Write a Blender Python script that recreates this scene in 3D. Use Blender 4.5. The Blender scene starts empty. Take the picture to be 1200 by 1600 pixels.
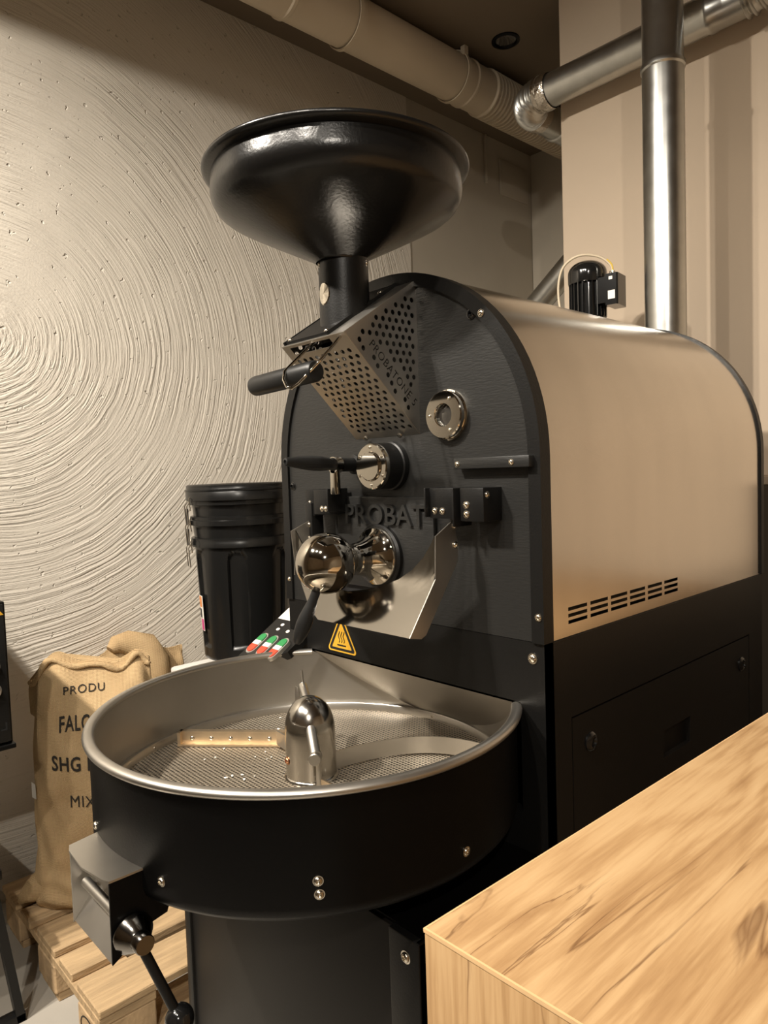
import bpy, bmesh, math, random
from mathutils import Vector, Matrix
random.seed(7)
R = math.radians
scene = bpy.context.scene
C = scene.collection

# ------------------------------------------------------------------ camera
F_PX, YAW, PITCH, ROLL = 1112.97, .8212, .0557, .0337
fwd = Vector((-math.sin(YAW)*math.cos(PITCH), math.cos(YAW)*math.cos(PITCH), -math.sin(PITCH)))
rgt = Vector((math.cos(YAW), math.sin(YAW), 0)); upv = rgt.cross(fwd)
r2 = rgt*math.cos(ROLL) - upv*math.sin(ROLL); u2 = upv*math.cos(ROLL) + rgt*math.sin(ROLL)
cam_d = bpy.data.cameras.new('camera'); cam = bpy.data.objects.new('camera', cam_d); C.objects.link(cam)
cam_d.sensor_fit = 'VERTICAL'; cam_d.sensor_height = 36.0; cam_d.lens = 36.0*F_PX/1600.0
cam_d.clip_start = .02
m = Matrix.Identity(4)
for i in range(3):
    m[i][0], m[i][1], m[i][2] = r2[i], u2[i], -fwd[i]
m.translation = Vector((1.0267, -.9732, 1.36))
cam.matrix_world = m
scene.camera = cam

# ------------------------------------------------------------------ world, lights, exposure
world = bpy.data.worlds.new('world'); scene.world = world; world.use_nodes = True
world.node_tree.nodes['Background'].inputs[0].default_value = (0, 0, 0, 1)
world.node_tree.nodes['Background'].inputs[1].default_value = 0.0
scene.view_settings.view_transform = 'Standard'; scene.view_settings.look = 'None'
scene.view_settings.gamma = 1.0; scene.view_settings.use_curve_mapping = False
scene.view_settings.exposure = .82
WARM = (1.0, .915, .80)
CEIL = 3.2
LAMPS = [  # name, x, y, aim, watts, cone degrees, blend: the row of ceiling spots before the machine, and one in the shop behind
    ('plaster_wall', -.70, -1.90, (-1.5, .0, 1.15), 190, 104, 1.),
    ('roaster', -.55, -1.95, (-.25, .1, 1.2), 150, 96, .8),
    ('tray', .12, -1.85, (.05, .2, .9), 60, 80, .9),
    ('counter_side', .75, -1.75, (.35, .2, 1.0), 76, 100, .9),
    ('shop', 2.5, -2.4, (1.9, -.3, .9), 125, 116, .8),
]
for nm_, x_, y_, aim_, w_, cone_, bl_ in LAMPS:
    ld_ = bpy.data.lights.new('ceiling_spot_'+nm_+'_offscreen', 'SPOT'); ld_.energy = w_; ld_.color = WARM
    ld_.spot_size = R(cone_); ld_.spot_blend = bl_; ld_.shadow_soft_size = .035
    lo_ = bpy.data.objects.new('ceiling_spot_'+nm_+'_offscreen', ld_); C.objects.link(lo_); lo_.location = (x_, y_, CEIL-.03)
    lo_.rotation_euler = (Vector(aim_)-lo_.location).to_track_quat('-Z', 'Y').to_euler()

# ------------------------------------------------------------------ helpers: materials
def nt(name):
    mt = bpy.data.materials.new(name); mt.use_nodes = True
    n = mt.node_tree.nodes; l = mt.node_tree.links
    return mt, n, l, n['Principled BSDF']
def N(n, t, **kw):
    x = n.new(t)
    for k, v in kw.items():
        if k.startswith('i_'):
            key = k[2:]; key = int(key) if key.isdigit() else key.replace('_', ' ')
            x.inputs[key].default_value = v
        else: setattr(x, k, v)
    return x
def plain(name, col, rough=.5, metal=0., spec=.5, coat=0., noise=None, bump=None, stretch=(1, 1, 1), rvar=0., vmix=None):
    """noise=(scale, amount): gentle colour variation; bump=(scale, strength, distance)"""
    mt, n, l, b = nt(name)
    b.inputs['Base Color'].default_value = (*col, 1); b.inputs['Roughness'].default_value = rough
    b.inputs['Metallic'].default_value = metal; b.inputs['Specular IOR Level'].default_value = spec
    b.inputs['Coat Weight'].default_value = coat
    if noise or bump or rvar:
        tc = N(n, 'ShaderNodeTexCoord'); mp = N(n, 'ShaderNodeMapping'); mp.inputs['Scale'].default_value = stretch
        l.new(tc.outputs['Object'], mp.inputs[0])
    if noise:
        tx = N(n, 'ShaderNodeTexNoise', i_Scale=noise[0], i_Detail=4.); l.new(mp.outputs[0], tx.inputs[0])
        cr = N(n, 'ShaderNodeValToRGB'); a = noise[1]
        lo = tuple(c*(1-a) for c in col); hi = tuple(min(1, c*(1+a)) for c in col)
        if vmix: hi = vmix
        cr.color_ramp.elements[0].position = .3; cr.color_ramp.elements[1].position = .7
        cr.color_ramp.elements[0].color = (*lo, 1); cr.color_ramp.elements[1].color = (*hi, 1)
        l.new(tx.outputs[0], cr.inputs[0]); l.new(cr.outputs[0], b.inputs['Base Color'])
    if rvar:
        tr = N(n, 'ShaderNodeTexNoise', i_Scale=(noise[0] if noise else 20.), i_Detail=5.); l.new(mp.outputs[0], tr.inputs[0])
        mr = N(n, 'ShaderNodeMapRange', i_3=max(.02, rough-rvar), i_4=rough+rvar); l.new(tr.outputs[0], mr.inputs[0])
        l.new(mr.outputs[0], b.inputs['Roughness'])
    if bump:
        tb = N(n, 'ShaderNodeTexNoise', i_Scale=bump[0], i_Detail=3.); l.new(mp.outputs[0], tb.inputs[0])
        bp = N(n, 'ShaderNodeBump', i_Strength=bump[1], i_Distance=bump[2]); l.new(tb.outputs[0], bp.inputs['Height'])
        l.new(bp.outputs[0], b.inputs['Normal'])
    return mt

M = {}
M['black'] = plain('black_powder_coat', (.006, .0058, .0055), .40, 0, .32, bump=(260, .12, .002))
M['panel'] = plain('black_textured_panel', (.015, .0148, .014), .42, 0, .42, bump=(60, .16, .003), stretch=(1, 1, 5))
M['blackmatte'] = plain('black_matte_coat', (.0025, .0023, .0022), .40, 0, .13, bump=(300, .08, .002))
M['brownblack'] = plain('dark_side_coat', (.008, .0068, .0058), .45, 0, .3, bump=(300, .06, .002))
M['hopper'] = plain('hopper_hammered_black', (.006, .0057, .0054), .26, 0, .42, bump=(170, .16, .002))
M['glossblack'] = plain('gloss_black_plastic', (.008, .008, .008), .12, 0, .5, coat=.5)
M['rubber'] = plain('black_grip_plastic', (.010, .010, .0098), .42, 0, .4)
M['binplastic'] = plain('black_bucket_plastic', (.007, .007, .0068), .27, 0, .42, bump=(40, .05, .003))
M['steel'] = plain('polished_steel', (.62, .58, .51), .06, 1.)
M['satin'] = plain('satin_steel', (.58, .55, .50), .36, 1., noise=(9, .08), rvar=.06, stretch=(1, 1, 1))
M['traysteel'] = plain('tray_inner_steel', (.45, .43, .395), .40, 1., noise=(5, .07), rvar=.07, stretch=(1, 1, 1), bump=(90, .03, .002))
M['brushed'] = plain('brushed_stainless', (.74, .69, .62), .20, 1., noise=(6, .04), rvar=.04, stretch=(1, 2, .4), bump=(160, .03, .001))
M['perf'] = plain('perforated_steel', (.58, .55, .50), .38, 1., noise=(14, .06), rvar=.05)
M['galv'] = plain('galvanised_duct', (.50, .50, .475), .30, 1., noise=(22, .07), rvar=.05)
M['foil'] = plain('foil_tape', (.62, .57, .50), .22, 1., bump=(60, .6, .01))
M['boltsteel'] = plain('bolt_steel', (.72, .67, .58), .22, 1.)

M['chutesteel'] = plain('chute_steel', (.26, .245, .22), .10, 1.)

M['hubsteel'] = plain('hub_steel', (.56, .53, .48), .17, 1., noise=(9, .05), rvar=.04, stretch=(1, 1, .3))
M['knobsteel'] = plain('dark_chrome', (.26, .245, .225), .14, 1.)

M['brass'] = plain('oiled_bronze_bar', (.72, .58, .41), .42, 1., noise=(30, .10))
M['copper'] = plain('copper_screw', (.62, .33, .19), .3, 1.)
M['glass'] = plain('sight_glass', (.035, .032, .028), .04, 0, .6, coat=.6)
M['ductpaint'] = plain('cream_painted_duct', (.50, .42, .31), .5, 0, .4, noise=(4, .06))
M['beige'] = plain('beige_wall_paint', (.50, .405, .305), .7, 0, .3, noise=(2.5, .03), bump=(180, .08, .002))
M['beigedark'] = plain('brown_wall_paint', (.085, .068, .05), .6, 0, .3, noise=(3, .05))
M['smoothwall'] = plain('smooth_beige_wall', (.48, .43, .35), .75, 0, .3, noise=(3, .05), bump=(60, .08, .004))
M['ceiling'] = plain('brown_ceiling_paint', (.16, .125, .088), .8, 0, .3, noise=(2, .05))
M['floor'] = plain('grey_floor', (.42, .39, .34), .5, 0, .4, noise=(4, .10), bump=(25, .05, .003))
M['white'] = plain('white_plastic', (.72, .70, .66), .45)
M['paper'] = plain('white_sticker', (.75, .72, .66), .6)
M['yellow'] = plain('warning_yellow', (.78, .43, .035), .5)
M['ink'] = plain('black_ink', (.006, .006, .006), .7)
M['baginks'] = plain('sack_black_print', (.020, .016, .012), .9)
M['red'] = plain('red_button', (.62, .055, .025), .35)
M['green'] = plain('green_button', (.02, .21, .06), .35)
M['greyplastic'] = plain('grey_button_frame', (.42, .40, .36), .35, .6)
M['magenta'] = plain('magenta_print', (.45, .02, .16), .5)
M['orangeprint'] = plain('orange_print', (.62, .22, .06), .5)
M['cable'] = plain('cream_cable', (.55, .46, .33), .5)
M['yellowwire'] = plain('yellow_wire', (.65, .45, .05), .5)
M['room'] = plain('room_wall_paint', (.60, .50, .38), .8, noise=(1.5, .08))
def emis(name, col, s):
    mt, n, l, b = nt(name); b.inputs['Base Color'].default_value = (*col, 1)
    b.inputs['Emission Color'].default_value = (*col, 1); b.inputs['Emission Strength'].default_value = s
    return mt
M['led'] = emis('blue_led', (.02, .05, 1), 1.5)

def plaster():
    mt, n, l, b = nt('swirled_plaster_wall')
    tc = N(n, 'ShaderNodeTexCoord'); sub = N(n, 'ShaderNodeVectorMath', operation='SUBTRACT')
    sub.inputs[1].default_value = (-1.5, -.29, 1.86); l.new(tc.outputs['Object'], sub.inputs[0])
    nz = N(n, 'ShaderNodeTexNoise', i_Scale=2.2, i_Detail=3.); l.new(tc.outputs['Object'], nz.inputs[0])
    wob = N(n, 'ShaderNodeVectorMath', operation='SCALE'); wob.inputs['Scale'].default_value = .06
    l.new(nz.outputs['Color'], wob.inputs[0])
    ad = N(n, 'ShaderNodeVectorMath', operation='ADD'); l.new(sub.outputs[0], ad.inputs[0]); l.new(wob.outputs[0], ad.inputs[1])
    sp = N(n, 'ShaderNodeSeparateXYZ'); l.new(ad.outputs[0], sp.inputs[0])
    cb0 = N(n, 'ShaderNodeCombineXYZ'); l.new(sp.outputs[1], cb0.inputs[1]); l.new(sp.outputs[2], cb0.inputs[2])
    ln = N(n, 'ShaderNodeVectorMath', operation='LENGTH'); l.new(cb0.outputs[0], ln.inputs[0])
    at = N(n, 'ShaderNodeMath', operation='ARCTAN2'); l.new(sp.outputs[2], at.inputs[0]); l.new(sp.outputs[1], at.inputs[1])
    r1 = N(n, 'ShaderNodeMath', operation='MULTIPLY'); r1.inputs[1].default_value = 80.; l.new(ln.outputs['Value'], r1.inputs[0])
    a1 = N(n, 'ShaderNodeMath', operation='MULTIPLY'); a1.inputs[1].default_value = 1.5; l.new(at.outputs[0], a1.inputs[0])
    cb = N(n, 'ShaderNodeCombineXYZ'); l.new(r1.outputs[0], cb.inputs[0]); l.new(a1.outputs[0], cb.inputs[1])
    st = N(n, 'ShaderNodeTexNoise', i_Scale=1.25, i_Detail=3.5, i_Roughness=.55); l.new(cb.outputs[0], st.inputs[0])
    # patches where the trowel marks are stronger
    pat = N(n, 'ShaderNodeTexNoise', i_Scale=2.6, i_Detail=2.); l.new(tc.outputs['Object'], pat.inputs[0])
    pr = N(n, 'ShaderNodeMapRange', i_1=.35, i_2=.65, i_3=.30, i_4=1.0); l.new(pat.outputs[0], pr.inputs[0])
    rm = N(n, 'ShaderNodeMath', operation='MULTIPLY'); l.new(st.outputs[0], rm.inputs[0]); l.new(pr.outputs[0], rm.inputs[1])
    # pits and crumbs
    vo = N(n, 'ShaderNodeTexNoise', i_Scale=42., i_Detail=2.); l.new(tc.outputs['Object'], vo.inputs[0])
    vr = N(n, 'ShaderNodeMapRange', i_1=.67, i_2=.75, i_3=0., i_4=.40); l.new(vo.outputs[0], vr.inputs[0])
    fine = N(n, 'ShaderNodeTexNoise', i_Scale=140., i_Detail=2.); l.new(tc.outputs['Object'], fine.inputs[0])
    fm = N(n, 'ShaderNodeMath', operation='MULTIPLY'); fm.inputs[1].default_value = .07; l.new(fine.outputs[0], fm.inputs[0])
    s1 = N(n, 'ShaderNodeMath', operation='SUBTRACT'); l.new(rm.outputs[0], s1.inputs[0]); l.new(vr.outputs[0], s1.inputs[1])
    s2 = N(n, 'ShaderNodeMath', operation='ADD'); l.new(s1.outputs[0], s2.inputs[0]); l.new(fm.outputs[0], s2.inputs[1])
    bp = N(n, 'ShaderNodeBump', i_Strength=.85, i_Distance=.012); l.new(s2.outputs[0], bp.inputs['Height'])
    l.new(bp.outputs[0], b.inputs['Normal'])
    b.inputs['Base Color'].default_value = (.64, .59, .51, 1); b.inputs['Roughness'].default_value = .8
    b.inputs['Specular IOR Level'].default_value = .25
    return mt
M['plaster'] = plaster()

def oak(name, axis):
    mt, n, l, b = nt(name)
    tc = N(n, 'ShaderNodeTexCoord')
    def mapped(k):
        mp = N(n, 'ShaderNodeMapping'); l.new(tc.outputs['Object'], mp.inputs[0])
        mp.inputs['Scale'].default_value = {'y': (1, k, 1), 'z': (1, 1, k)}[axis]; return mp
    m1, m2, m3, m4 = mapped(.22), mapped(.045), mapped(.07), mapped(.13)
    big = N(n, 'ShaderNodeTexNoise', i_Scale=3.6, i_Detail=2.5, i_Distortion=1.2); l.new(m1.outputs[0], big.inputs[0])
    rings = N(n, 'ShaderNodeMath', operation='MULTIPLY'); rings.inputs[1].default_value = 21.; l.new(big.outputs[0], rings.inputs[0])
    fr = N(n, 'ShaderNodeMath', operation='PINGPONG'); fr.inputs[1].default_value = 1.; l.new(rings.outputs[0], fr.inputs[0])
    fib = N(n, 'ShaderNodeTexNoise', i_Scale=170., i_Detail=3.); l.new(m2.outputs[0], fib.inputs[0])
    mid = N(n, 'ShaderNodeTexNoise', i_Scale=58., i_Detail=5., i_Roughness=.66, i_Distortion=.7); l.new(m3.outputs[0], mid.inputs[0])
    w = N(n, 'ShaderNodeMix', data_type='FLOAT'); w.inputs[0].default_value = .80
    l.new(fr.outputs[0], w.inputs[2]); l.new(mid.outputs[0], w.inputs[3])
    w2 = N(n, 'ShaderNodeMix', data_type='FLOAT'); w2.inputs[0].default_value = .30
    l.new(w.outputs[0], w2.inputs[2]); l.new(fib.outputs[0], w2.inputs[3])
    c1 = N(n, 'ShaderNodeValToRGB'); e = c1.color_ramp.elements
    e[0].position, e[0].color = .30, (.30, .165, .070, 1); e[1].position, e[1].color = .70, (.56, .375, .195, 1)
    x = e.new(.45); x.color = (.42, .255, .118, 1); x = e.new(.54); x.color = (.50, .32, .158, 1)
    l.new(w2.outputs[0], c1.inputs[0])
    # thin dark cracks along the grain, only here and there
    ck = N(n, 'ShaderNodeTexNoise', i_Scale=7., i_Detail=6., i_Distortion=1.1); l.new(m4.outputs[0], ck.inputs[0])
    cs = N(n, 'ShaderNodeMath', operation='SUBTRACT'); cs.inputs[1].default_value = .5; l.new(ck.outputs[0], cs.inputs[0])
    ca = N(n, 'ShaderNodeMath', operation='ABSOLUTE'); l.new(cs.outputs[0], ca.inputs[0])
    cm = N(n, 'ShaderNodeMapRange', i_1=.0, i_2=.008, i_3=1., i_4=0.); l.new(ca.outputs[0], cm.inputs[0])
    gate = N(n, 'ShaderNodeTexNoise', i_Scale=3.4, i_Detail=2.); l.new(tc.outputs['Object'], gate.inputs[0])
    gm = N(n, 'ShaderNodeMapRange', i_1=.50, i_2=.60, i_3=0., i_4=.8); l.new(gate.outputs[0], gm.inputs[0])
    cg = N(n, 'ShaderNodeMath', operation='MULTIPLY'); l.new(cm.outputs[0], cg.inputs[0]); l.new(gm.outputs[0], cg.inputs[1])
    mx = N(n, 'ShaderNodeMix', data_type='RGBA'); l.new(cg.outputs[0], mx.inputs[0]); l.new(c1.outputs[0], mx.inputs[6])
    mx.inputs[7].default_value = (.15, .07, .027, 1)
    l.new(mx.outputs[2], b.inputs['Base Color']); b.inputs['Roughness'].default_value = .42
    bp = N(n, 'ShaderNodeBump', i_Strength=.12, i_Distance=.003); l.new(fib.outputs[0], bp.inputs['Height']); l.new(bp.outputs[0], b.inputs['Normal'])
    return mt
M['oaktop'] = oak('oak_board_long', 'y'); M['oakend'] = oak('oak_board_upright', 'z')
M['oakedge'] = plain('oak_edge_band', (.72, .47, .24), .4, noise=(40, .08))
def pine():
    mt = plain('rough_pine', (.47, .33, .185), .75, 0, .3, noise=(10, .22), bump=(45, .5, .006), stretch=(6, .5, 3))
    return mt
M['pine'] = pine()
M['pineblock'] = plain('rough_pine_block', (.45, .315, .18), .8, 0, .3, noise=(16, .25), bump=(60, .6, .006))
def jute():
    mt, n, l, b = nt('jute_sackcloth')
    tc = N(n, 'ShaderNodeTexCoord')
    nz = N(n, 'ShaderNodeTexNoise', i_Scale=9., i_Detail=4.); l.new(tc.outputs['Object'], nz.inputs[0])
    cr = N(n, 'ShaderNodeValToRGB'); cr.color_ramp.elements[0].color = (.37, .245, .125, 1); cr.color_ramp.elements[1].color = (.55, .395, .22, 1)
    cr.color_ramp.elements[0].position = .3; cr.color_ramp.elements[1].position = .7
    mp = N(n, 'ShaderNodeMapping'); mp.inputs['Rotation'].default_value = (0, 0, R(-65)); l.new(tc.outputs['Object'], mp.inputs[0])
    w1 = N(n, 'ShaderNodeTexWave', i_Scale=95., i_Distortion=.8); w1.bands_direction = 'X'; l.new(mp.outputs[0], w1.inputs[0])
    w2 = N(n, 'ShaderNodeTexWave', i_Scale=95., i_Distortion=.8); w2.bands_direction = 'Z'; l.new(mp.outputs[0], w2.inputs[0])
    mu = N(n, 'ShaderNodeMath', operation='ADD'); l.new(w1.outputs[0], mu.inputs[0]); l.new(w2.outputs[0], mu.inputs[1])
    wr = N(n, 'ShaderNodeMix', data_type='FLOAT'); wr.inputs[0].default_value = .16
    l.new(nz.outputs[0], wr.inputs[2]); l.new(mu.outputs[0], wr.inputs[3]); l.new(wr.outputs[0], cr.inputs[0])
    l.new(cr.outputs[0], b.inputs['Base Color']); b.inputs['Roughness'].default_value = .95; b.inputs['Specular IOR Level'].default_value = .1
    bp = N(n, 'ShaderNodeBump', i_Strength=.5, i_Distance=.003); l.new(mu.outputs[0], bp.inputs['Height']); l.new(bp.outputs[0], b.inputs['Normal'])
    return mt
M['jute'] = jute()
def sieve():
    mt, n, l, b = nt('fine_sieve_plate')
    tc = N(n, 'ShaderNodeTexCoord'); mp = N(n, 'ShaderNodeMapping'); mp.inputs['Rotation'].default_value = (0, 0, R(2)); l.new(tc.outputs['Object'], mp.inputs[0])
    vo = N(n, 'ShaderNodeTexVoronoi', i_Scale=135., i_Randomness=0.); vo.voronoi_dimensions = '2D'; l.new(mp.outputs[0], vo.inputs['Vector'])
    hm = N(n, 'ShaderNodeMapRange', i_1=.29, i_2=.37, i_3=0., i_4=1.); l.new(vo.outputs['Distance'], hm.inputs[0])
    nz = N(n, 'ShaderNodeTexNoise', i_Scale=7., i_Detail=3.); l.new(tc.outputs['Object'], nz.inputs[0])
    cr = N(n, 'ShaderNodeValToRGB'); cr.color_ramp.elements[0].color = (.25, .205, .15, 1); cr.color_ramp.elements[1].color = (.42, .365, .285, 1)
    l.new(nz.outputs[0], cr.inputs[0])
    mx = N(n, 'ShaderNodeMix', data_type='RGBA'); l.new(hm.outputs[0], mx.inputs[0]); mx.inputs[6].default_value = (.012, .010, .008, 1)
    l.new(cr.outputs[0], mx.inputs[7]); l.new(mx.outputs[2], b.inputs['Base Color'])
    b.inputs['Metallic'].default_value = .55; b.inputs['Roughness'].default_value = .40
    bp = N(n, 'ShaderNodeBump', i_Strength=.6, i_Distance=.002); l.new(hm.outputs[0], bp.inputs['Height']); l.new(bp.outputs[0], b.inputs['Normal'])
    return mt
M['sieve'] = sieve()

# ------------------------------------------------------------------ helpers: geometry
def V(*a): return Vector(a)
def box(bm, x0, x1, y0, y1, z0, z1, bev=0., seg=2):
    vs = [bm.verts.new((x, y, z)) for z in (z0, z1) for x, y in ((x0, y0), (x1, y0), (x1, y1), (x0, y1))]
    fs = [bm.faces.new([vs[i] for i in q]) for q in ((3, 2, 1, 0), (4, 5, 6, 7), (0, 1, 5, 4), (1, 2, 6, 5), (2, 3, 7, 6), (3, 0, 4, 7))]
    if bev:
        es = list({e for f in fs for e in f.edges})
        bmesh.ops.bevel(bm, geom=es, offset=bev, segments=seg, affect='EDGES', profile=.5)
    return bm
def frame(axis):
    a = Vector(axis).normalized(); h = V(0, 0, 1) if abs(a.z) < .95 else V(1, 0, 0)
    u = h.cross(a).normalized(); return a, u, a.cross(u)
def lathe(bm, origin, axis, prof, seg=32, a0=0., a1=360., mats=None):
    """prof: (radius, distance along axis)"""
    o = Vector(origin); a, u, v = frame(axis); full = abs(a1-a0-360) < 1e-6
    n = seg if full else seg+1; rings = []
    for r, h in prof:
        if r < 1e-6: rings.append([bm.verts.new(o+a*h)])
        else: rings.append([bm.verts.new(o+a*h+(u*math.cos(R(a0+(a1-a0)*i/seg))+v*math.sin(R(a0+(a1-a0)*i/seg)))*r) for i in range(n)])
    for k in range(len(rings)-1):
        A, B = rings[k], rings[k+1]
        for i in range(seg):
            j = (i+1) % n if full else i+1
            if len(A) == 1 and len(B) == 1: continue
            if len(A) == 1: f = bm.faces.new((A[0], B[j], B[i]))
            elif len(B) == 1: f = bm.faces.new((A[i], A[j], B[0]))
            else: f = bm.faces.new((A[i], A[j], B[j], B[i]))
            if mats: f.material_index = mats[k]
    return bm
def cyl(bm, p0, p1, r0, r1=None, seg=24, bev=0.):
    r1 = r0 if r1 is None else r1; p0, p1 = Vector(p0), Vector(p1); L = (p1-p0).length
    if bev: pr = [(0, 0), (r0-bev, 0), (r0, bev), (r1, L-bev), (r1-bev, L), (0, L)]
    else: pr = [(0, 0), (r0, 0), (r1, L), (0, L)]
    return lathe(bm, p0, p1-p0, pr, seg)
def tube(bm, pts, r, seg=12, cap=True):
    pts = [Vector(p) for p in pts]; rings = []; rs = r if isinstance(r, (list, tuple)) else [r]*len(pts)
    t0 = (pts[1]-pts[0]).normalized(); _, u, v = frame(t0)
    for i, p in enumerate(pts):
        t = (pts[min(i+1, len(pts)-1)]-pts[max(i-1, 0)]).normalized()
        u = (u-t*u.dot(t)).normalized(); v = t.cross(u)
        rings.append([bm.verts.new(p+(u*math.cos(2*math.pi*k/seg)+v*math.sin(2*math.pi*k/seg))*rs[i]) for k in range(seg)])
    for A, B in zip(rings, rings[1:]):
        for k in range(seg): bm.faces.new((A[k], A[(k+1) % seg], B[(k+1) % seg], B[k]))
    if cap: bm.faces.new(rings[0][::-1]); bm.faces.new(rings[-1])
    return bm
def prism(bm, poly, fn, w0, w1):
    """poly in (u,v), fn(u,v,w)->point; convex or mildly concave polygon"""
    A = [bm.verts.new(fn(u, v, w0)) for u, v in poly]; B = [bm.verts.new(fn(u, v, w1)) for u, v in poly]
    bm.faces.new(A[::-1]); bm.faces.new(B)
    for i in range(len(poly)):
        j = (i+1) % len(poly); bm.faces.new((A[i], A[j], B[j], B[i]))
    return bm
def YZ(x): return lambda u, v, w: (x+w, u, v)
def XZ(y): return lambda u, v, w: (u, y-w, v)
def obj(name, bm, mat, parent=None, smooth=38, props=None):
    me = bpy.data.meshes.new(name)
    if isinstance(bm, bpy.types.Mesh): me = bm; me.name = name
    else:
        bmesh.ops.recalc_face_normals(bm, faces=bm.faces[:]); bm.to_mesh(me); bm.free()
    if not me.materials:
        for q in (mat if isinstance(mat, (list, tuple)) else [mat]): me.materials.append(M[q])
    if smooth:
        me.polygons.foreach_set('use_smooth', [True]*len(me.polygons)); me.set_sharp_from_angle(angle=R(smooth))
    o = bpy.data.objects.new(name, me); C.objects.link(o)
    if parent: hang(o, parent)
    return o
def root_loc(p):
    while p.parent: p = p.parent
    return p.location.copy()
def hang(o, parent):
    o.parent = parent
    o.matrix_parent_inverse = Matrix.Translation(-root_loc(parent)) if parent.type == 'EMPTY' else Matrix.Identity(4)
def tag(o, label, cat, group=None, kind=None):
    o['label'] = label
    if cat: o['category'] = cat
    if group: o['group'] = group
    if kind: o['kind'] = kind
    return o
def thing(name, label, cat, loc, group=None):
    o = bpy.data.objects.new(name, None); C.objects.link(o); o.location = loc; o.empty_display_size = .1
    return tag(o, label, cat, group)
def struct(name, bm, mat, label, smooth=0, parent=None):
    o = obj(name, bm, mat, parent, smooth)
    if not parent: o['kind'] = 'structure'; o['label'] = label
    return o
def nb(): return bmesh.new()
def curve_mesh(cu):
    o = bpy.data.objects.new('tmp', cu); C.objects.link(o); bpy.context.view_layer.update()
    me = bpy.data.meshes.new_from_object(o.evaluated_get(bpy.context.evaluated_depsgraph_get()))
    bpy.data.objects.remove(o); bpy.data.curves.remove(cu); me.materials.clear(); return me
def plate(outer, holes, thick):
    cu = bpy.data.curves.new('tmp', 'CURVE'); cu.dimensions = '2D'; cu.fill_mode = 'BOTH'; cu.extrude = thick/2
    for loop in [outer]+holes:
        s = cu.splines.new('POLY'); s.points.add(len(loop)-1); s.use_cyclic_u = True
        for p, q in zip(s.points, loop): p.co = (q[0], q[1], 0, 1)
    return curve_mesh(cu)
def text_mesh(s, size, extrude=.001, width=None, spacing=1.0, res=4, bold=0.):
    cu = bpy.data.curves.new('tmp', 'FONT'); cu.body = s; cu.size = size; cu.extrude = extrude; cu.resolution_u = res
    cu.space_character = spacing; cu.offset = bold
    me = curve_mesh(cu)
    xs = [v.co.x for v in me.vertices]; x0, x1 = min(xs), max(xs); y0 = min(v.co.y for v in me.vertices)
    k = (width/(x1-x0)) if width else 1
    for v in me.vertices: v.co.x = (v.co.x-x0)*k; v.co.y -= y0
    return me
def outlines(me):
    """boundary loops of a flat mesh, as lists of (x, y)"""
    bm = nb(); bm.from_mesh(me); bmesh.ops.remove_doubles(bm, verts=bm.verts[:], dist=1e-6)
    nxt = {}
    for f in bm.faces:
        for lp in f.loops:
            if len(lp.edge.link_faces) == 1: nxt[lp.vert.index] = lp.link_loop_next.vert.index
    bm.verts.ensure_lookup_table(); loops = []
    while nxt:
        k, cur = nxt.popitem(); lp = [k]
        while cur != k and cur in nxt: lp.append(cur); cur = nxt.pop(cur)
        if len(lp) > 2: loops.append([tuple(bm.verts[i].co.xy) for i in lp])
    bm.free(); return loops
def remap(me, fn):
    for v in me.vertices: v.co = fn(v.co.x, v.co.y, v.co.z)
    me.update(); return me
def flip_fix(me):
    bm = nb(); bm.from_mesh(me); bmesh.ops.remove_doubles(bm, verts=bm.verts[:], dist=1e-6)
    bmesh.ops.recalc_face_normals(bm, faces=bm.faces[:]); bm.to_mesh(me); bm.free(); return me
def circle(cx, cy, r, n=10, rx=None): return [(cx+(rx or r)*math.cos(2*math.pi*k/n), cy+r*math.sin(2*math.pi*k/n)) for k in range(n)]

# button-head screw, one shared mesh (unit radius, sits on z=0 pointing +z)
def bolt_mesh(name, head, sock):
    b = nb()
    lathe(b, (0, 0, 0), (0, 0, 1), [(1.25, 0), (1.25, .12), (1.0, .14), (.97, .35), (.8, .55), (.47, .66), (.45, .12), (0, .10)], 16, mats=[0, 0, 0, 0, 0, 0, 1])
    me = bpy.data.meshes.new(name); bmesh.ops.recalc_face_normals(b, faces=b.faces[:]); b.to_mesh(me); b.free()
    me.materials.append(M[head]); me.materials.append(M[sock])
    me.polygons.foreach_set('use_smooth', [True]*len(me.polygons)); me.set_sharp_from_angle(angle=R(40)); return me
BOLT = bolt_mesh('bolt', 'boltsteel', 'boltsteel'); BOLTB = bolt_mesh('black_bolt', 'glossblack', 'glossblack'); BOLTC = bolt_mesh('copper_bolt', 'copper', 'copper')
def bolt(p, nrm, r, parent, me=None, name='bolt'):
    o = bpy.data.objects.new(name, me or BOLT); C.objects.link(o)
    q = Vector(nrm).to_track_quat('Z', 'Y').to_matrix().to_4x4()
    hang(o, parent)
    o.matrix_basis = Matrix.Translation(Vector(p)) @ q @ Matrix.Scale(r, 4)
    return o

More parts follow.
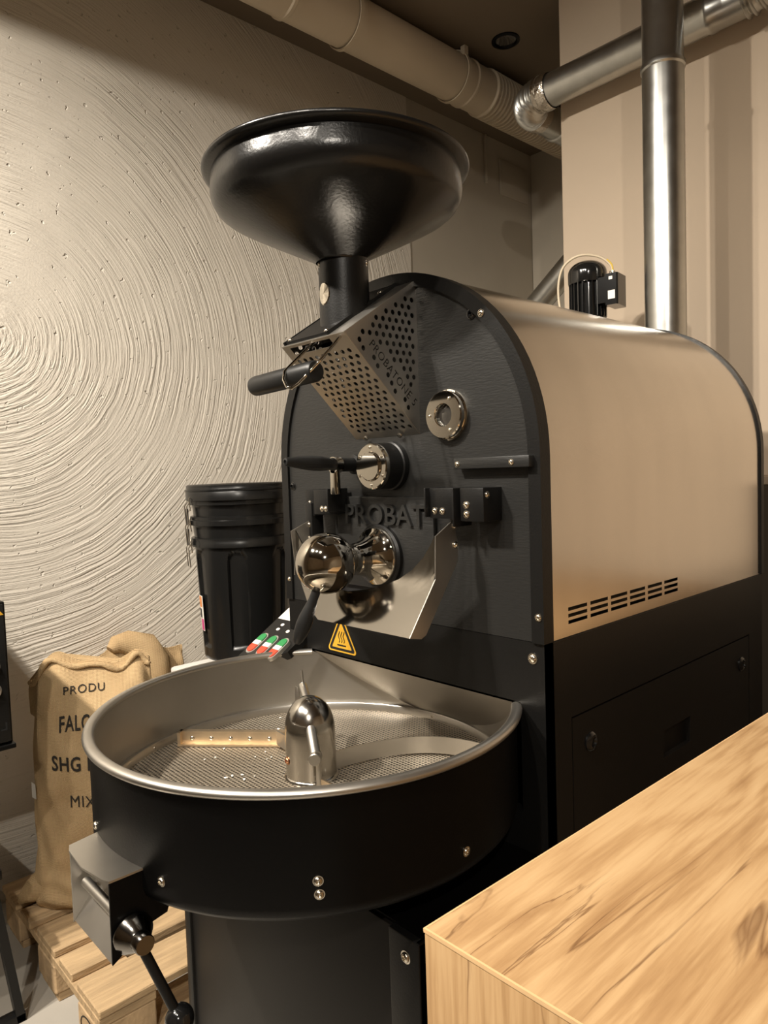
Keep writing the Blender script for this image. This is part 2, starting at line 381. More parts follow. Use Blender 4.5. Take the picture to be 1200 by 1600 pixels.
# ================================================================== ROOM
WX = -1.5
b = nb(); box(b, -1.7, 4.2, -4.7, 2.9, -.12, 0); struct('floor', b, 'floor', 'pale grey concrete floor under the pallet')
b = nb(); box(b, -1.7, 4.2, -4.7, 2.9, CEIL, CEIL+.12)
bmesh.ops.recalc_face_normals(b, faces=b.faces[:]); struct('ceiling', b, 'ceiling', 'dark brown painted ceiling')
b = nb(); box(b, WX-.2, WX, -4.7, 1.62, 0, CEIL); struct('wall_left', b, 'plaster', 'cream plaster wall with sweeping circular trowel marks')
b = nb(); box(b, WX-.2, WX-.004, 1.62, 2.9, 0, CEIL); struct('wall_left_smooth', b, 'smoothwall', 'smooth beige stretch of the side wall in the recess')
b = nb(); box(b, WX, -.4, 2.66, 2.86, 0, CEIL); struct('wall_back', b, 'smoothwall', 'dim beige back wall of the recess')
b = nb(); box(b, -.583, 4.2, 1.55, 2.75, 0, CEIL, .004); struct('wall_pillar', b, 'beige', 'beige painted wall block behind the roaster')
dc_ = thing('storage_cabinet', 'dark brown storage cabinet standing behind the roaster', 'cabinet', (.3, 1.42, 0))
b = nb(); box(b, .085, .50, 1.30, 1.545, 0, 1.285, .003); obj('body', b, 'beigedark', dc_, 30)
b = nb(); box(b, .08, .505, 1.295, 1.548, 1.285, 1.310, .003); obj('top', b, 'beige', dc_, 30)
b = nb(); box(b, 3.8, 4.0, -4.7, 1.55, 0, CEIL); struct('wall_right', b, 'room', 'warm beige wall across the shop')
b = nb(); box(b, -1.5, 4.0, -4.7, -4.5, 0, CEIL); struct('wall_front', b, 'room', 'warm beige wall at the shop front')
# access panel and thin conduit cover on the smooth wall
hatch = thing('access_panel', 'flat painted access panel on the smooth side wall', 'panel', (WX, 2.48, 2.92))
b = nb(); box(b, WX-.004, WX+.006, 2.355, 2.612, 2.905, 3.1, .002); obj('frame', b, 'smoothwall', hatch, 30)
b = nb(); box(b, WX, WX+.009, 2.37, 2.597, 2.92, 3.085, .002); obj('cover', b, 'smoothwall', hatch, 30)
b = nb(); box(b, WX-.004, WX+.012, 2.222, 2.236, 2.935, 3.196, .003)
tag(obj('conduit_cover', b, 'smoothwall', None, 30), 'thin vertical painted conduit strip high on the smooth side wall', 'conduit')

# the one ceiling spotlight in view, unlit
t = thing('ceiling_spotlight', 'unlit black recessed spotlight in the brown ceiling beside the cream duct', 'lamp', (-.895, 1.625, CEIL))
b = nb(); lathe(b, (-.895, 1.625, CEIL), (0, 0, -1), [(.060, -.0005), (.060, .005), (.048, .008), (.045, .004), (.042, -.0004)], 28); obj('ring', b, 'blackmatte', t)
b = nb(); lathe(b, (-.895, 1.625, CEIL-.0008), (0, 0, -1), [(.043, 0), (.0, .0006)], 24); obj('lens', b, 'glass', t)

# ------------------------------------------------------------------ ducts
PY0 = -1.2
pcx, pcz, pr = -1.112, CEIL-.0995, .0965
# solved from view: the duct hangs just under the ceiling and runs along the plaster wall
t = thing('ceiling_duct', 'large cream painted round duct under the ceiling along the plaster wall', 'duct', (pcx, 0, pcz))
prof = [(0, 0), (pr, 0)]
for yj in (.25, .62, 1.60):
    h = yj-PY0; prof += [(pr, h-.012), (pr+.005, h-.006), (pr+.005, h+.006), (pr, h+.012)]
prof += [(pr, 1.72-PY0)]
b = nb(); lathe(b, (pcx, PY0, pcz), (0, 1, 0), prof, 48); obj('pipe', b, 'ductpaint', t)
prof = [(pr, 0)]
for k in range(30): prof += [(pr+.008, .008+.025*k), (pr+.008, .016+.025*k), (pr-.002, .023+.025*k), (pr-.002, .030+.025*k)]
prof += [(pr-.01, .80), (0, .80)]
b = nb(); lathe(b, (pcx, 1.72, pcz), (0, 1, 0), prof, 48); obj('flexible_section', b, 'ductpaint', t)
for yj in (.90, 1.52):
    b = nb(); lathe(b, (pcx, yj, pcz), (0, 1, 0), [(pr+.004, -.008), (pr+.009, -.008), (pr+.009, .008), (pr+.004, .008)], 48)
    box(b, pcx+.062, pcx+.085, yj-.012, yj+.012, pcz+.06, CEIL-.001); obj('hanger_clamp', b, 'ductpaint', t)

def corr(bm, pts, r, amp, seg=24, sub=6):
    P = []; RR = []
    for i in range(len(pts)-1):
        for k in range(sub):
            P.append(Vector(pts[i]).lerp(Vector(pts[i+1]), k/sub)); RR.append(r-amp*math.cos(2*math.pi*k/sub))
    P.append(Vector(pts[-1])); RR.append(r)
    return tube(bm, P, RR, seg)
DY, DZ, DR = 1.45, 2.797, .060
t = thing('cross_duct', 'galvanised round duct crossing high on the beige wall with taped elbows', 'duct', (-.2, DY, DZ))
b = nb(); lathe(b, (-.59, DY, DZ), (1, 0, 0), [(0, 0), (DR, 0), (DR, .62), (DR+.003, .625), (DR+.003, .64), (DR, .645), (DR, .75), (0, .75)], 36); obj('pipe', b, 'galv', t)
ar = .105
pts = [(-.59, DY, DZ)]+[(-.60-ar*math.sin(R(a)), DY+ar-ar*math.cos(R(a)), DZ) for a in range(0, 91, 9)]
b = nb(); corr(b, pts, DR+.002, .0055, 28, 6); obj('flexible_elbow', b, 'galv', t)
b = nb(); lathe(b, (-.615, DY, DZ), (1, 0, 0), [(DR+.004, 0), (DR+.007, .006), (DR+.006, .03), (DR+.008, .045), (DR+.004, .06)], 36); obj('foil_tape', b, 'foil', t)
b = nb(); lathe(b, (-.705, DY+ar-.01, DZ), (0, 1, 0), [(DR+.003, 0), (DR+.007, .006), (DR+.006, .03), (DR+.004, .05)], 36); obj('foil_tape', b, 'foil', t)
b = nb(); lathe(b, (-.705, DY+ar, DZ), (0, 1, 0), [(DR-.001, 0), (DR-.001, .14), (DR+.005, .145), (DR+.005, .16), (DR, .165), (DR, 1.05), (0, 1.05)], 36); obj('pipe', b, 'galv', t)
pts = [(.145, DY, DZ)]+[(.16+.12*math.sin(R(a)), DY, DZ+.12-.12*math.cos(R(a))) for a in range(0, 91, 9)]+[(.28, DY, DZ+.16)]
b = nb(); corr(b, pts, DR+.003, .006, 28, 6); obj('flexible_elbow', b, 'galv', t)
b = nb(); cyl(b, (.28, DY, DZ+.16), (.28, DY, CEIL), DR); obj('pipe', b, 'galv', t)
b = nb(); cyl(b, (.115, DY-DR-.001, DZ+.0), (.115, DY-DR+.002, DZ+.0), .006, seg=12); obj('drill_hole_disc', b, 'rubber', t)  # black disc standing in for the shade inside a small drilled hole
# vertical exhaust
EX, EY, ER = .0, 1.2, .061
t = thing('exhaust_pipe', 'vertical galvanised exhaust pipe rising behind the roaster', 'duct', (EX, EY, 1.3))
b = nb(); lathe(b, (EX, EY, 1.25), (0, 0, 1), [(0, 0), (ER, 0), (ER, 1.295), (ER+.004, 1.30), (ER+.004, 1.312), (ER, 1.318), (ER-.0015, 1.32), (ER-.0015, CEIL-1.25), (0, CEIL-1.25)], 40); obj('pipe', b, 'galv', t)
b = nb(); box(b, EX-.075, EX+.075, EY-.20, EY+.11, 1.02, 1.25, .01); obj('fan_outlet_box', b, 'black', t)
# slanting duct in the recess
t = thing('slanting_duct', 'dark grey round duct slanting upward in the recess behind the roaster', 'duct', (-1.1, 2.2, 1.8))
b = nb(); cyl(b, (-1.60+.22, 2.2, 2.03), (-.62, 2.2, 2.62), .062, seg=32); obj('pipe', b, 'galv', t)

# ================================================================== ROASTER
W, ZC, Z0, L, NS = .36, 1.3785, 1.07, .954, 2.05
def arch(w, zl, n=48, dz=0.):
    pts = [(w, zl)]
    for i in range(n+1):
        a = math.pi*i/n; c, s = math.cos(a), math.sin(a)
        pts.append((w*math.copysign(abs(c)**(2/NS), c), ZC+dz+w*abs(s)**(2/NS)))
    return pts+[(-w, zl)]
roaster = thing('coffee_roaster', 'black and brushed steel drum coffee roaster with round cooling tray and funnel hopper', 'coffee roaster', (0, .3, 0))

def ring_prism(bm, outer, inner, y0, y1):
    n = len(outer)
    vo0 = [bm.verts.new((x, y0, z)) for x, z in outer]; vi0 = [bm.verts.new((x, y0, z)) for x, z in inner]
    vo1 = [bm.verts.new((x, y1, z)) for x, z in outer]; vi1 = [bm.verts.new((x, y1, z)) for x, z in inner]
    for i in range(n-1):
        for A, B in ((vo0, vi0), (vi0, vi1), (vi1, vo1), (vo1, vo0)): bm.faces.new((A[i], A[i+1], B[i+1], B[i]))
    for i in (0, n-1): bm.faces.new((vo0[i], vi0[i], vi1[i], vo1[i]))
# front panel
b = nb(); prism(b, arch(W-.004, Z0), XZ(0), -.02, 0.0); front = obj('front_panel', b, 'panel', roaster, 30)
b = nb(); ring_prism(b, arch(W, Z0), arch(W-.024, Z0), -.006, .022)
flange = obj('front_flange', b, 'black', roaster, 30)
b = nb(); ring_prism(b, arch(W+.002, Z0), arch(W-.02, Z0), L-.006, L+.012); obj('rear_flange', b, 'black', roaster, 30)
b = nb(); prism(b, arch(W-.01, Z0), XZ(0), -L, -L+.01); obj('rear_panel', b, 'black', roaster, 30)
# stainless cover: arch shell + flat flank with louvre slots
SW = W-.003
b = nb()
ap = arch(SW, Z0)[1:]           # from right springing over the top down to the left bottom
A = [b.verts.new((x, .022, z)) for x, z in ap]; B = [b.verts.new((x, L-.006, z)) for x, z in ap]
for i in range(len(ap)-1): b.faces.new((A[i], A[i+1], B[i+1], B[i]))
slots = []
for cidx in range(6):
    y0 = .071+cidx*.0708; y1 = y0+.060
    for rw in range(3):
        z1 = 1.1195-rw*.0112; z0 = z1-.0062; slots.append([(y0, z0), (y1, z0), (y1, z1), (y0, z1)])
flat = plate([(.022, Z0), (L-.006, Z0), (L-.006, ZC), (.022, ZC)], slots, .0015)
remap(flat, lambda u, v, w: V(SW-.00075+w, u, v))
b.from_mesh(flat); bpy.data.meshes.remove(flat)
obj('side_cover', b, 'brushed', roaster, 40)
b = nb(); box(b, -W+.03, SW-.012, .03, L-.01, Z0+.005, ZC); obj('inner_casing', b, 'black', roaster, 0)
# lower body
b = nb()
box(b, -W, W, 0, .02, .962, Z0-.001)                     # fascia above tray
box(b, .306, W, 0, .02, .70, .962); box(b, -W, -.288, 0, .02, .70, .962)
box(b, -.288, .306, 0, .02, .70, .772)
obj('lower_fascia', b, 'black', roaster, 30)
b = nb(); box(b, -W, -W+.004, .02, L, 0.0, Z0-.001); box(b, -W+.004, W-.02, L-.02, L, 0, Z0-.001)
box(b, -W+.004, W-.004, .02, L-.02, Z0-.008, Z0-.001); box(b, -W+.004, W-.004, .17, .18, .70, Z0-.01)
obj('lower_body', b, 'blackmatte', roaster, 30)
doorr = [(.070, .30), (.868, .30), (.868, .930), (.070, .930)]
sp = plate([(.0, 0.), (L, 0.), (L, Z0-.001), (.0, Z0-.001)], [doorr], .004); remap(sp, lambda u, v, w: V(W-.002+w, u, v))
obj('side_panel', sp, 'brownblack', roaster, 30)
hole = [(.408, .755), (.534, .755), (.534, .811), (.408, .811)]
dp = plate([(.0735, .3035), (.8645, .3035), (.8645, .9265), (.0735, .9265)], [hole], .004); remap(dp, lambda u, v, w: V(W-.0025+w, u, v))
door = obj('service_door', dp, 'brownblack', roaster, 30)
b = nb(); box(b, W-.02, W-.012, .06, .88, .29, .94); obj('door_rebate', b, 'brownblack', roaster, 0)
b = nb(); prism(b, [(.408, .811), (.534, .811), (.534, .755), (.408, .755)], YZ(W-.030), 0, .002)
for (a0, a1, z0, z1) in ((.406, .408, .755, .811), (.534, .536, .755, .811), (.406, .536, .753, .755), (.406, .536, .811, .813)): box(b, W-.030, W-.004, a0, a1, z0, z1)
obj('handle_recess', b, 'brownblack', door, 0)
for y, z in ((.13, .871), (.816, .866)):
    b = nb(); lathe(b, (W-.001, y, z), (1, 0, 0), [(.0175, 0), (.0175, .003), (.014, .007), (.009, .008), (.007, .004), (0, .004)], 20); obj('door_lock', b, 'glossblack', door)
# base plinth under the tray
b = nb(); box(b, -W+.012, W-.075, -.296, .02, 0, .70, .002); obj('base_front', b, 'brownblack', roaster, 30)
for x0, x1 in ((-W-.004, -W+.02), (W-.076, W-.014)):
    b = nb(); box(b, x0, x1, -.302, .0, 0, .702, .003); pst = obj('base_post', b, 'black', roaster, 30)
    if x0 > 0: bolt((.320, -.302, .672), (0, -1, 0), .0075, pst)
b = nb(); box(b, W-.02, W-.014, -.30, .0, 0, .702); box(b, -.34, .34, -.29, .0, .695, .705); obj('base_side', b, 'blackmatte', roaster, 30)
for p in ((.221, -.0005, 1.629, .008), (.247, -.0065, 1.625, .0055), (.350, -.0065, 1.114, .0055), (-.324, -.0005, 1.335, .008), (-.345, -.0065, 1.117, .005)):
    bolt(p[:3], (0, -1, 0), p[3], flange, BOLTB if p[3] == .008 else BOLT)
bolt((.333, -.0005, 1.042), (0, -1, 0), .0075, roaster)

# ---- hopper
HC = (0, -.108, 0); hz = 1.9056
b = nb()
lathe(b, HC, (0, 0, 1), [(.044, 1.748), (.046, 1.752), (.13, 1.793), (.190, 1.823), (.209, 1.8335), (.2205, 1.8425), (.2270, 1.854), (.2288, 1.864), (.2284, 1.872), (.2262, 1.896), (.236, 1.899), (.2415, 1.902),
     (.2425, 1.9056), (.2405, 1.909), (.236, 1.909), (.229, 1.903), (.2245, 1.896), (.222, 1.862), (.21, 1.842), (.13, 1.798), (.043, 1.756)], 72)
obj('hopper', b, 'hopper', roaster, 50)
NY = -.1
b = nb(); lathe(b, (0, NY, 0), (0, 0, 1), [(.0465, 1.60), (.0465, 1.757), (.0445, 1.757), (.0445, 1.60)], 40); neck = obj('hopper_neck', b, 'black', roaster)
for a in (247, 27, 137):
    d = V(math.cos(R(a)), math.sin(R(a)), 0); bolt(V(0, NY, 1.744)+d*.046, d, .0042, neck)
d = V(math.cos(R(267)), math.sin(R(267)), 0); tg = V(-d.y, d.x, 0)
b = nb()
for k in range(16):
    a0, a1 = 2*math.pi*k/16, 2*math.pi*(k+1)/16
    def wp(a, rr, off):
        s = .0155*rr*math.cos(a)/.0465; dd = V(math.cos(R(267)+s), math.sin(R(267)+s), 0)
        return b.verts.new(V(0, NY, 1.688)+dd*(.0465+off)+V(0, 0, .021*rr*math.sin(a)))
    b.faces.new((wp(a0, 1, .0002), wp(a1, 1, .0002), wp(a1, .9, .0015), wp(a0, .9, .0015)))
    b.faces.new((wp(a0, .9, .0015), wp(a1, .9, .0015), wp(a1, .0, .0011)))
bmesh.ops.remove_doubles(b, verts=b.verts[:], dist=1e-5); obj('neck_window', b, 'steel', neck, 0)

# ---- perforated wedge cover
X0, X1 = -.095, .088; OY, OZ = -.178, 1.602; TY, TZ = 0., 1.716; BY, BZ = 0., 1.430
# lower sloping face with holes (u along x, v down the slope)
sl = V(0, BY-OY, BZ-OZ); sl_len = sl.length; sd = sl.normalized(); sn = V(0, sd.z, -sd.y)
if sn.y > 0: sn = -sn
holes = []
rows, step = 14, .0157
for i in range(rows):
    v = .038+i*step*.92
    for j in range(10):
        u = X0+.018+j*.0182+(.0091 if i % 2 else 0)
        if u < X1-.010 and v < sl_len-.012: holes.append(circle(u, v, .0049, 10))
slot = [(X0+.020, .006), (X1-.045, .006), (X1-.045, .022), (X0+.020, .022)]
me = plate([(X0, 0), (X1, 0), (X1, sl_len), (X0, sl_len)], holes+[slot], .0015)
remap(me, lambda u, v, w: V(u, OY, OZ)+sd*v+sn*w); cf = obj('cover_front', flip_fix(me), 'perf', roaster, 30)
for xx in (X0+.04, X1-.045):
    b = nb(); lathe(b, V(xx, -.008, BZ+.001), (0, -.7, -.7), [(0, 0), (.005, 0), (.005, .004), (0, .005)], 12); obj('cover_tab', b, 'boltsteel', cf)
# right and left triangular cheeks
tri = [(OY, OZ), (BY, BZ), (TY, TZ)]
holes = []
for i in range(20):
    z = BZ+.02+i*.0142
    for j in range(14):
        y = -.012-j*.0165-(.00825 if i % 2 else 0)
        # keep inside the triangle with margin, and clear of the lettering strip
        def side(a, c): return ((c[0]-a[0])*(z-a[1])-(c[1]-a[1])*(y-a[0]))/math.hypot(c[0]-a[0], c[1]-a[1])
        d1, d2 = side(tri[0], tri[1]), side(tri[2], tri[0])
        lo = abs(d1)
        if d1 > .011 and d2 > .012 and not (.022 < d1 < .050 and .045 < z-BZ < .165): holes.append(circle(y, z, .0050, 10))
dv = V(0, BY-OY, BZ-OZ).normalized(); dn = V(0, -dv.z, dv.y)
if dn.y < 0: dn = -dn
tm = text_mesh('PROBATONE 5', .022, 0., .150, 1.12, bold=.0003)
cuts = [[tuple((V(0, OY, OZ)+dv*(.052+u)+dn*(.026+v)).yz) for u, v in lp] for lp in outlines(tm)]
bpy.data.meshes.remove(tm)
for xx, extra in ((X1, cuts), (X0, [])):
    me = plate(tri, holes+extra, .0015); remap(me, lambda u, v, w: V(xx+w, u, v)); obj('cover_cheek', flip_fix(me), 'perf', roaster, 30)
# upper sloping face: steel margins and black slide plate
ul = V(0, TY-OY, TZ-OZ); ud = ul.normalized(); un = V(0, -ud.z, ud.y)
def US(u, v, w): return V(u, OY, OZ)+ud*v+un*w
b = nb(); prism(b, [(X0, 0), (X1, 0), (X1, ul.length), (X0, ul.length)], US, -.0015, .0005); obj('cover_top', b, 'perf', roaster, 30)
b = nb(); prism(b, [(X0+.012, .004), (X1-.047, .004), (X1-.047, ul.length-.01), (X0+.012, ul.length-.01)], US, .001, .006); sp_ = obj('slide_plate', b, 'black', roaster, 30)
b = nb(); prism(b, [(X1-.049, .002), (X1-.045, .002), (X1-.045, ul.length-.004), (X1-.049, ul.length-.004)], US, .0, .007); obj('slide_rail', b, 'black', sp_, 30)
b = nb(); prism(b, [(X0+.006, .002), (X0+.010, .002), (X0+.010, ul.length-.004), (X0+.006, ul.length-.004)], US, .0, .007)
obj('slide_rail', b, 'black', sp_, 30)
for u, v in ((X1-.056, .012), (X0+.018, .012), (X1-.056, .17), (X0+.018, .17)): bolt(US(u, v, .006), un, .0045, sp_)
# slide handle: flat steel loop and black grip
gc = V(0, -.232, 1.531)
rodsL = [(-.012, -.160, 1.606), (-.002, -.228, 1.552), (.001, -.243, 1.540), (.010, -.252, 1.524), (.022, -.254, 1.511), (.034, -.252, 1.507), (.047, -.247, 1.514), (.080, -.226, 1.550), (.070, -.160, 1.608)]
b = nb(); tube(b, rodsL, .0028, 10); grip_loop = obj('slide_handle', b, 'steel', roaster)
b = nb(); lathe(b, V(-.126, -.224, 1.529), (1, 0, .03), [(0, 0), (.012, .0), (.0175, .005), (.0185, .014), (.0185, .188), (.016, .192), (0, .192)], 28); obj('grip', b, 'rubber', grip_loop)

# ---- sight glass
sg = (.163, 0, 1.459)
b = nb(); lathe(b, sg, (0, -1, 0), [(.046, 0), (.046, .005), (.043, .006), (.043, .016), (.041, .018), (.021, .018), (.0195, .016), (.0195, .006)], 40); sight = obj('sight_glass_ring', b, 'steel', roaster)
b = nb(); lathe(b, sg, (0, -1, 0), [(.0196, .008), (.010, .0095), (0, .010)], 28); obj('sight_glass_pane', b, 'glass', sight)
for a in (60, 180, 300): bolt((sg[0]+.032*math.cos(R(a)), -.018, sg[2]+.032*math.sin(R(a))), (0, -1, 0), .0032, sight)
# ---- sampler disc
dc = (.010, 0, 1.372)
b = nb(); lathe(b, dc, (0, -1, 0), [(.048, 0), (.048, .012), (.045, .014), (.045, .048), (0, .048)], 40); disc = obj('sampler_housing', b, 'black', roaster)
b = nb(); lathe(b, dc, (0, -1, 0), [(.044, .048), (.044, .056), (.042, .058), (.029, .058), (.0285, .061), (.026, .063), (0, .063)], 40); dcap = obj('sampler_cap', b, 'steel', disc)
for a in range(30, 390, 60): bolt((dc[0]+.0365*math.cos(R(a)), -.058, dc[2]+.0365*math.sin(R(a))), (0, -1, 0), .0030, dcap)
# ---- sample trier with black handle
tx = -.085
b = nb(); lathe(b, (tx, 0, 1.378), (0, -1, 0), [(.020, 0), (.020, .02), (.014, .022), (.014, .055), (0, .055)], 28); tri_b = obj('trier_tube', b, 'black', roaster)
b = nb(); lathe(b, (tx, -.055, 1.378), (0, -1, .06), [(.0, 0), (.0135, 0), (.0135, .02), (.0115, .024), (.013, .034), (.0145, .055), (.0145, .075), (.012, .10), (.0085, .128), (.0075, .134), (.004, .135), (.003, .130), (0, .13)], 28); obj('trier_handle', b, 'rubber', tri_b)
b = nb(); box(b, tx-.012, tx+.010, -.074, -.062, 1.318, 1.394, .004); cyl(b, (tx, -.058, 1.378), (tx, -.074, 1.378), .0165); obj('trier_latch', b, 'steel', tri_b)
# ---- front rail
b = nb(); box(b, .187, .348, -.020, 0, 1.361, 1.380, .0015); rail = obj('front_rail', b, 'panel', roaster, 30)
for x in (.196, .313): bolt((x, -.020, 1.3695), (0, -1, 0), .0045, rail)
# ---- drum door with raised maker's name
b = nb(); box(b, -.155, .125, -.010, 0, 1.125, 1.312, .003); dd = obj('drum_door', b, 'panel', roaster, 30)
me = text_mesh('PROBAT', .055, .0040, .230, 1.05, bold=.0007)
ymax = max(v.co.y for v in me.vertices)
remap(me, lambda u, v, w: V(-.1205+u, -.0125-w, 1.2555+v*.041/ymax)); obj('raised_lettering', flip_fix(me), 'panel', dd, 30)
b = nb(); lathe(b, (-.022, 0, 1.193), (0, -1, 0), [(.064, .009), (.064, .018), (.0605, .022), (.0, .022)], 48); dr = obj('door_ring', b, 'black', dd)
b = nb(); pf = [(0, .022), (.057, .022), (.0575, .027), (.0555, .030), (.050, .033), (.042, .044), (.0355, .058), (.0315, .074), (.0305, .083), (.0295, .085), (.0300, .089), (.0310, .0935)]
for a in range(147, -1, -7): pf.append((.0578*math.sin(R(a)), .150+.0578*math.cos(R(a))))
lathe(b, (-.022, 0, 1.193), (0, -1, 0), pf, 64); ballp = obj('counterweight_knob', b, 'steel', dd, 60)
b = nb(); h0 = V(-.020, -.176, 1.146); h1 = V(-.052, -.200, 1.052)
lathe(b, h0, h1-h0, [(0, 0), (.0085, 0), (.0085, .02), (.0105, .032), (.014, .055), (.0148, .070), (.013, .088), (.0095, .102), (.006, .108), (0, .109)], 28); obj('door_handle', b, 'rubber', ballp)
b = nb(); lathe(b, (-.15, -.010, 1.100), (0, -1, 0), [(0, 0), (.003, 0), (.002, .003), (0, .004)], 12); obj('indicator_light', b, 'led', dd)
# ---- brackets
def bracket(parts, bolts, nm='hinge_bracket'):
    b = nb()
    for p in parts: box(b, *p, .0015)
    o = obj(nm, b, 'black', roaster, 30)
    for p, n_, r in bolts: bolt(p, n_, r, o)
bracket([(.226, .277, -.050, 0, 1.272, 1.329)], [((.240, -.050, 1.300), (0, -1, 0), .0055), ((.240, -.050, 1.284), (0, -1, 0), .0055), ((.277, -.040, 1.317), (1, 0, 0), .005)])
bracket([(.154, .158, -.064, -.008, 1.278, 1.330), (.158, .217, -.054, -.008, 1.276, 1.329), (.214, .218, -.058, -.01, 1.262, 1.329)], [((.171, -.0545, 1.289), (0, -1, 0), .0052), ((.189, -.0545, 1.289), (0, -1, 0), .0052)])
bracket([(-.124, -.120, -.062, -.008, 1.280, 1.330), (-.178, -.124, -.054, -.008, 1.276, 1.328)], [((-.150, -.0545, 1.288), (0, -1, 0), .0050), ((-.137, -.0545, 1.288), (0, -1, 0), .0050)])
bracket([(-.215, -.184, -.048, 0, 1.272, 1.328), (-.212, -.190, -.052, -.02, 1.19, 1.30)], [((-.200, -.052, 1.253), (0, -1, 0), .0045), ((-.200, -.052, 1.224), (0, -1, 0), .0045), ((-.200, -.048, 1.300), (0, -1, 0), .004)])
# ---- discharge chute
T = .0022
b = nb(); prism(b, [(-.041, 1.273), (-.088, 1.248), (-.091, 1.175), (-.157, 1.085), (-.130, 1.079), (-.118, 1.084), (-.032, 1.201), (-.032, 1.232)], YZ(.200), 0, T); chute = obj('chute_side', b, 'satin', roaster, 30)
for z in (1.263, 1.229): bolt((.2022, -.038, z), (1, 0, 0), .0055, chute)
b = nb(); prism(b, [(-.039, 1.266), (-.100, 1.243), (-.093, 1.175), (-.095, 1.150), (-.03, 1.190)], YZ(-.202), 0, T); obj('chute_side', b, 'satin', roaster, 30)
def prof_y(z):      # front plate profile in depth
    return -.089 if z > 1.175 else -.089-(1.175-z)/.09*.068
topz = [(-.2, 1.244), (-.165, 1.200), (-.13, 1.172), (-.09, 1.150), (-.045, 1.139), (0, 1.138), (.045, 1.145), (.082, 1.155), (.115, 1.168), (.145, 1.187), (.172, 1.210), (.19, 1.232), (.2, 1.248)]
b = nb(); rowsv = []
for x, tz_ in topz:
    xl = -.2; zb = 1.085 if x >= -.06 else 1.085+(-.06-x)/.14*.085
    zb = min(zb, tz_-.005); col = []
    for k in range(9):
        z = zb+(tz_-zb)*k/8; col.append((b.verts.new((x, prof_y(z), z)), b.verts.new((x, prof_y(z)+T, z))))
    rowsv.append(col)
for A_, B_ in zip(rowsv, rowsv[1:]):
    for k in range(8):
        b.faces.new((A_[k][0], B_[k][0], B_[k+1][0], A_[k+1][0])); b.faces.new((A_[k][1], A_[k+1][1], B_[k+1][1], B_[k][1]))
    b.faces.new((A_[0][0], A_[0][1], B_[0][1], B_[0][0])); b.faces.new((A_[8][0], B_[8][0], B_[8][1], A_[8][1]))
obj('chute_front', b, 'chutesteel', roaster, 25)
# ---- warning triangle
def rounded_tri(cx, cz, s, rr, n=5):
    vs = [(cx, cz+s*.66), (cx-s*.577, cz-s*.34), (cx+s*.577, cz-s*.34)]; out = []
    for i, (vx, vz) in enumerate(vs):
        dx, dz = cx-vx, cz-vz; d = math.hypot(dx, dz); ccx, ccz = vx+dx/d*rr*2, vz+dz/d*rr*2
        base = [90, 210, 330][i]
        for k in range(n+1):
            a = R(base-60+120*k/n); out.append((ccx+rr*math.cos(a), ccz+rr*math.sin(a)))
    return out
tcx, tcz = -.167, 1.000
b = nb(); prism(b, rounded_tri(tcx, tcz, .088, .006), XZ(-.0002), 0, .0008); wt = obj('warning_sticker', b, 'yellow', roaster, 0)
b = nb(); prism(b, rounded_tri(tcx, tcz, .078, .0045), XZ(-.0010), 0, .0002); obj('sticker_border', b, 'ink', wt, 0)
b = nb(); prism(b, rounded_tri(tcx, tcz-.001, .058, .0015), XZ(-.0012), 0, .0002); obj('sticker_field', b, 'yellow', wt, 0)
b = nb()
for k in (-1, 0, 1):
    pts = [(tcx+k*.008+.0022*math.sin(i*1.15), -.0015, tcz-.008+i*.0035) for i in range(8)]; tube(b, pts, .0011, 6)
box(b, tcx-.0145, tcx+.0145, -.0022, -.0013, tcz-.0155, tcz-.0125); obj('sticker_symbol', b, 'ink', wt, 0)
# ---- control console on the left
def CP(u, v, w):    # u = x, v = up the slope, w = normal
    d_ = V(0, .852, .523); n_ = V(0, -.523, .852); return V(u, -.115, .925)+d_*v+n_*w
b = nb()
prism(b, [(-.44, 0), (-.352, 0), (-.322, .045), (-.295, .070), (-.295, .208), (-.44, .208)], CP, -.02, 0)
box(b, -.43, -.362, .0, .05, .80, .98); cons = obj('control_console', b, 'black', roaster, 30)
def capsule(cx, cy, hw, hl, n=8):
    return [(cx+hw*math.cos(math.pi*k/n), cy+hl-hw+hw*math.sin(math.pi*k/n)) for k in range(n+1)]+[(cx-hw*math.cos(math.pi*k/n), cy-hl+hw-hw*math.sin(math.pi*k/n)) for k in range(n+1)]
for k in range(3):
    cx, cy = -.407+k*.042, .066
    b = nb(); prism(b, capsule(cx, cy, .0155, .034), CP, 0, .009); bt = obj('push_button', b, 'greyplastic', cons, 30)
    up = [(x, y) for x, y in capsule(cx, cy, .012, .030)]
    def seg(y0, y1): return [(x, max(y0, min(y1, y))) for x, y in capsule(cx, cy, .012, .030)]
    for nm, mt, (y0, y1) in (('start_key', 'green', (cy+.007, cy+.04)), ('signal_lens', 'paper', (cy-.006, cy+.0065)), ('stop_key', 'red', (cy-.04, cy-.0065))):
        pts = []
        for q in seg(y0, y1):
            if not pts or math.hypot(q[0]-pts[-1][0], q[1]-pts[-1][1]) > 1e-5: pts.append(q)
        if math.hypot(pts[0][0]-pts[-1][0], pts[0][1]-pts[-1][1]) < 1e-5: pts.pop()
        b = nb(); prism(b, pts, CP, .008, .0115); obj(nm, b, mt, bt, 0)
for k in range(2):
    for j in (0, 1):
        b = nb(); me_ = circle(-.398+k*.040, .125+j*.016, .0045, 14, .006); prism(b, me_, CP, 0, .0012); obj('indicator_label', b, 'paper', cons, 0)
b = nb(); prism(b, [(-.437, .158), (-.385, .158), (-.385, .198), (-.437, .198)], CP, 0, .0006); obj('rating_sticker', b, 'paper', cons, 0)
bolt(CP(-.43, .02, 0), (0, -.523, .852), .003, cons)

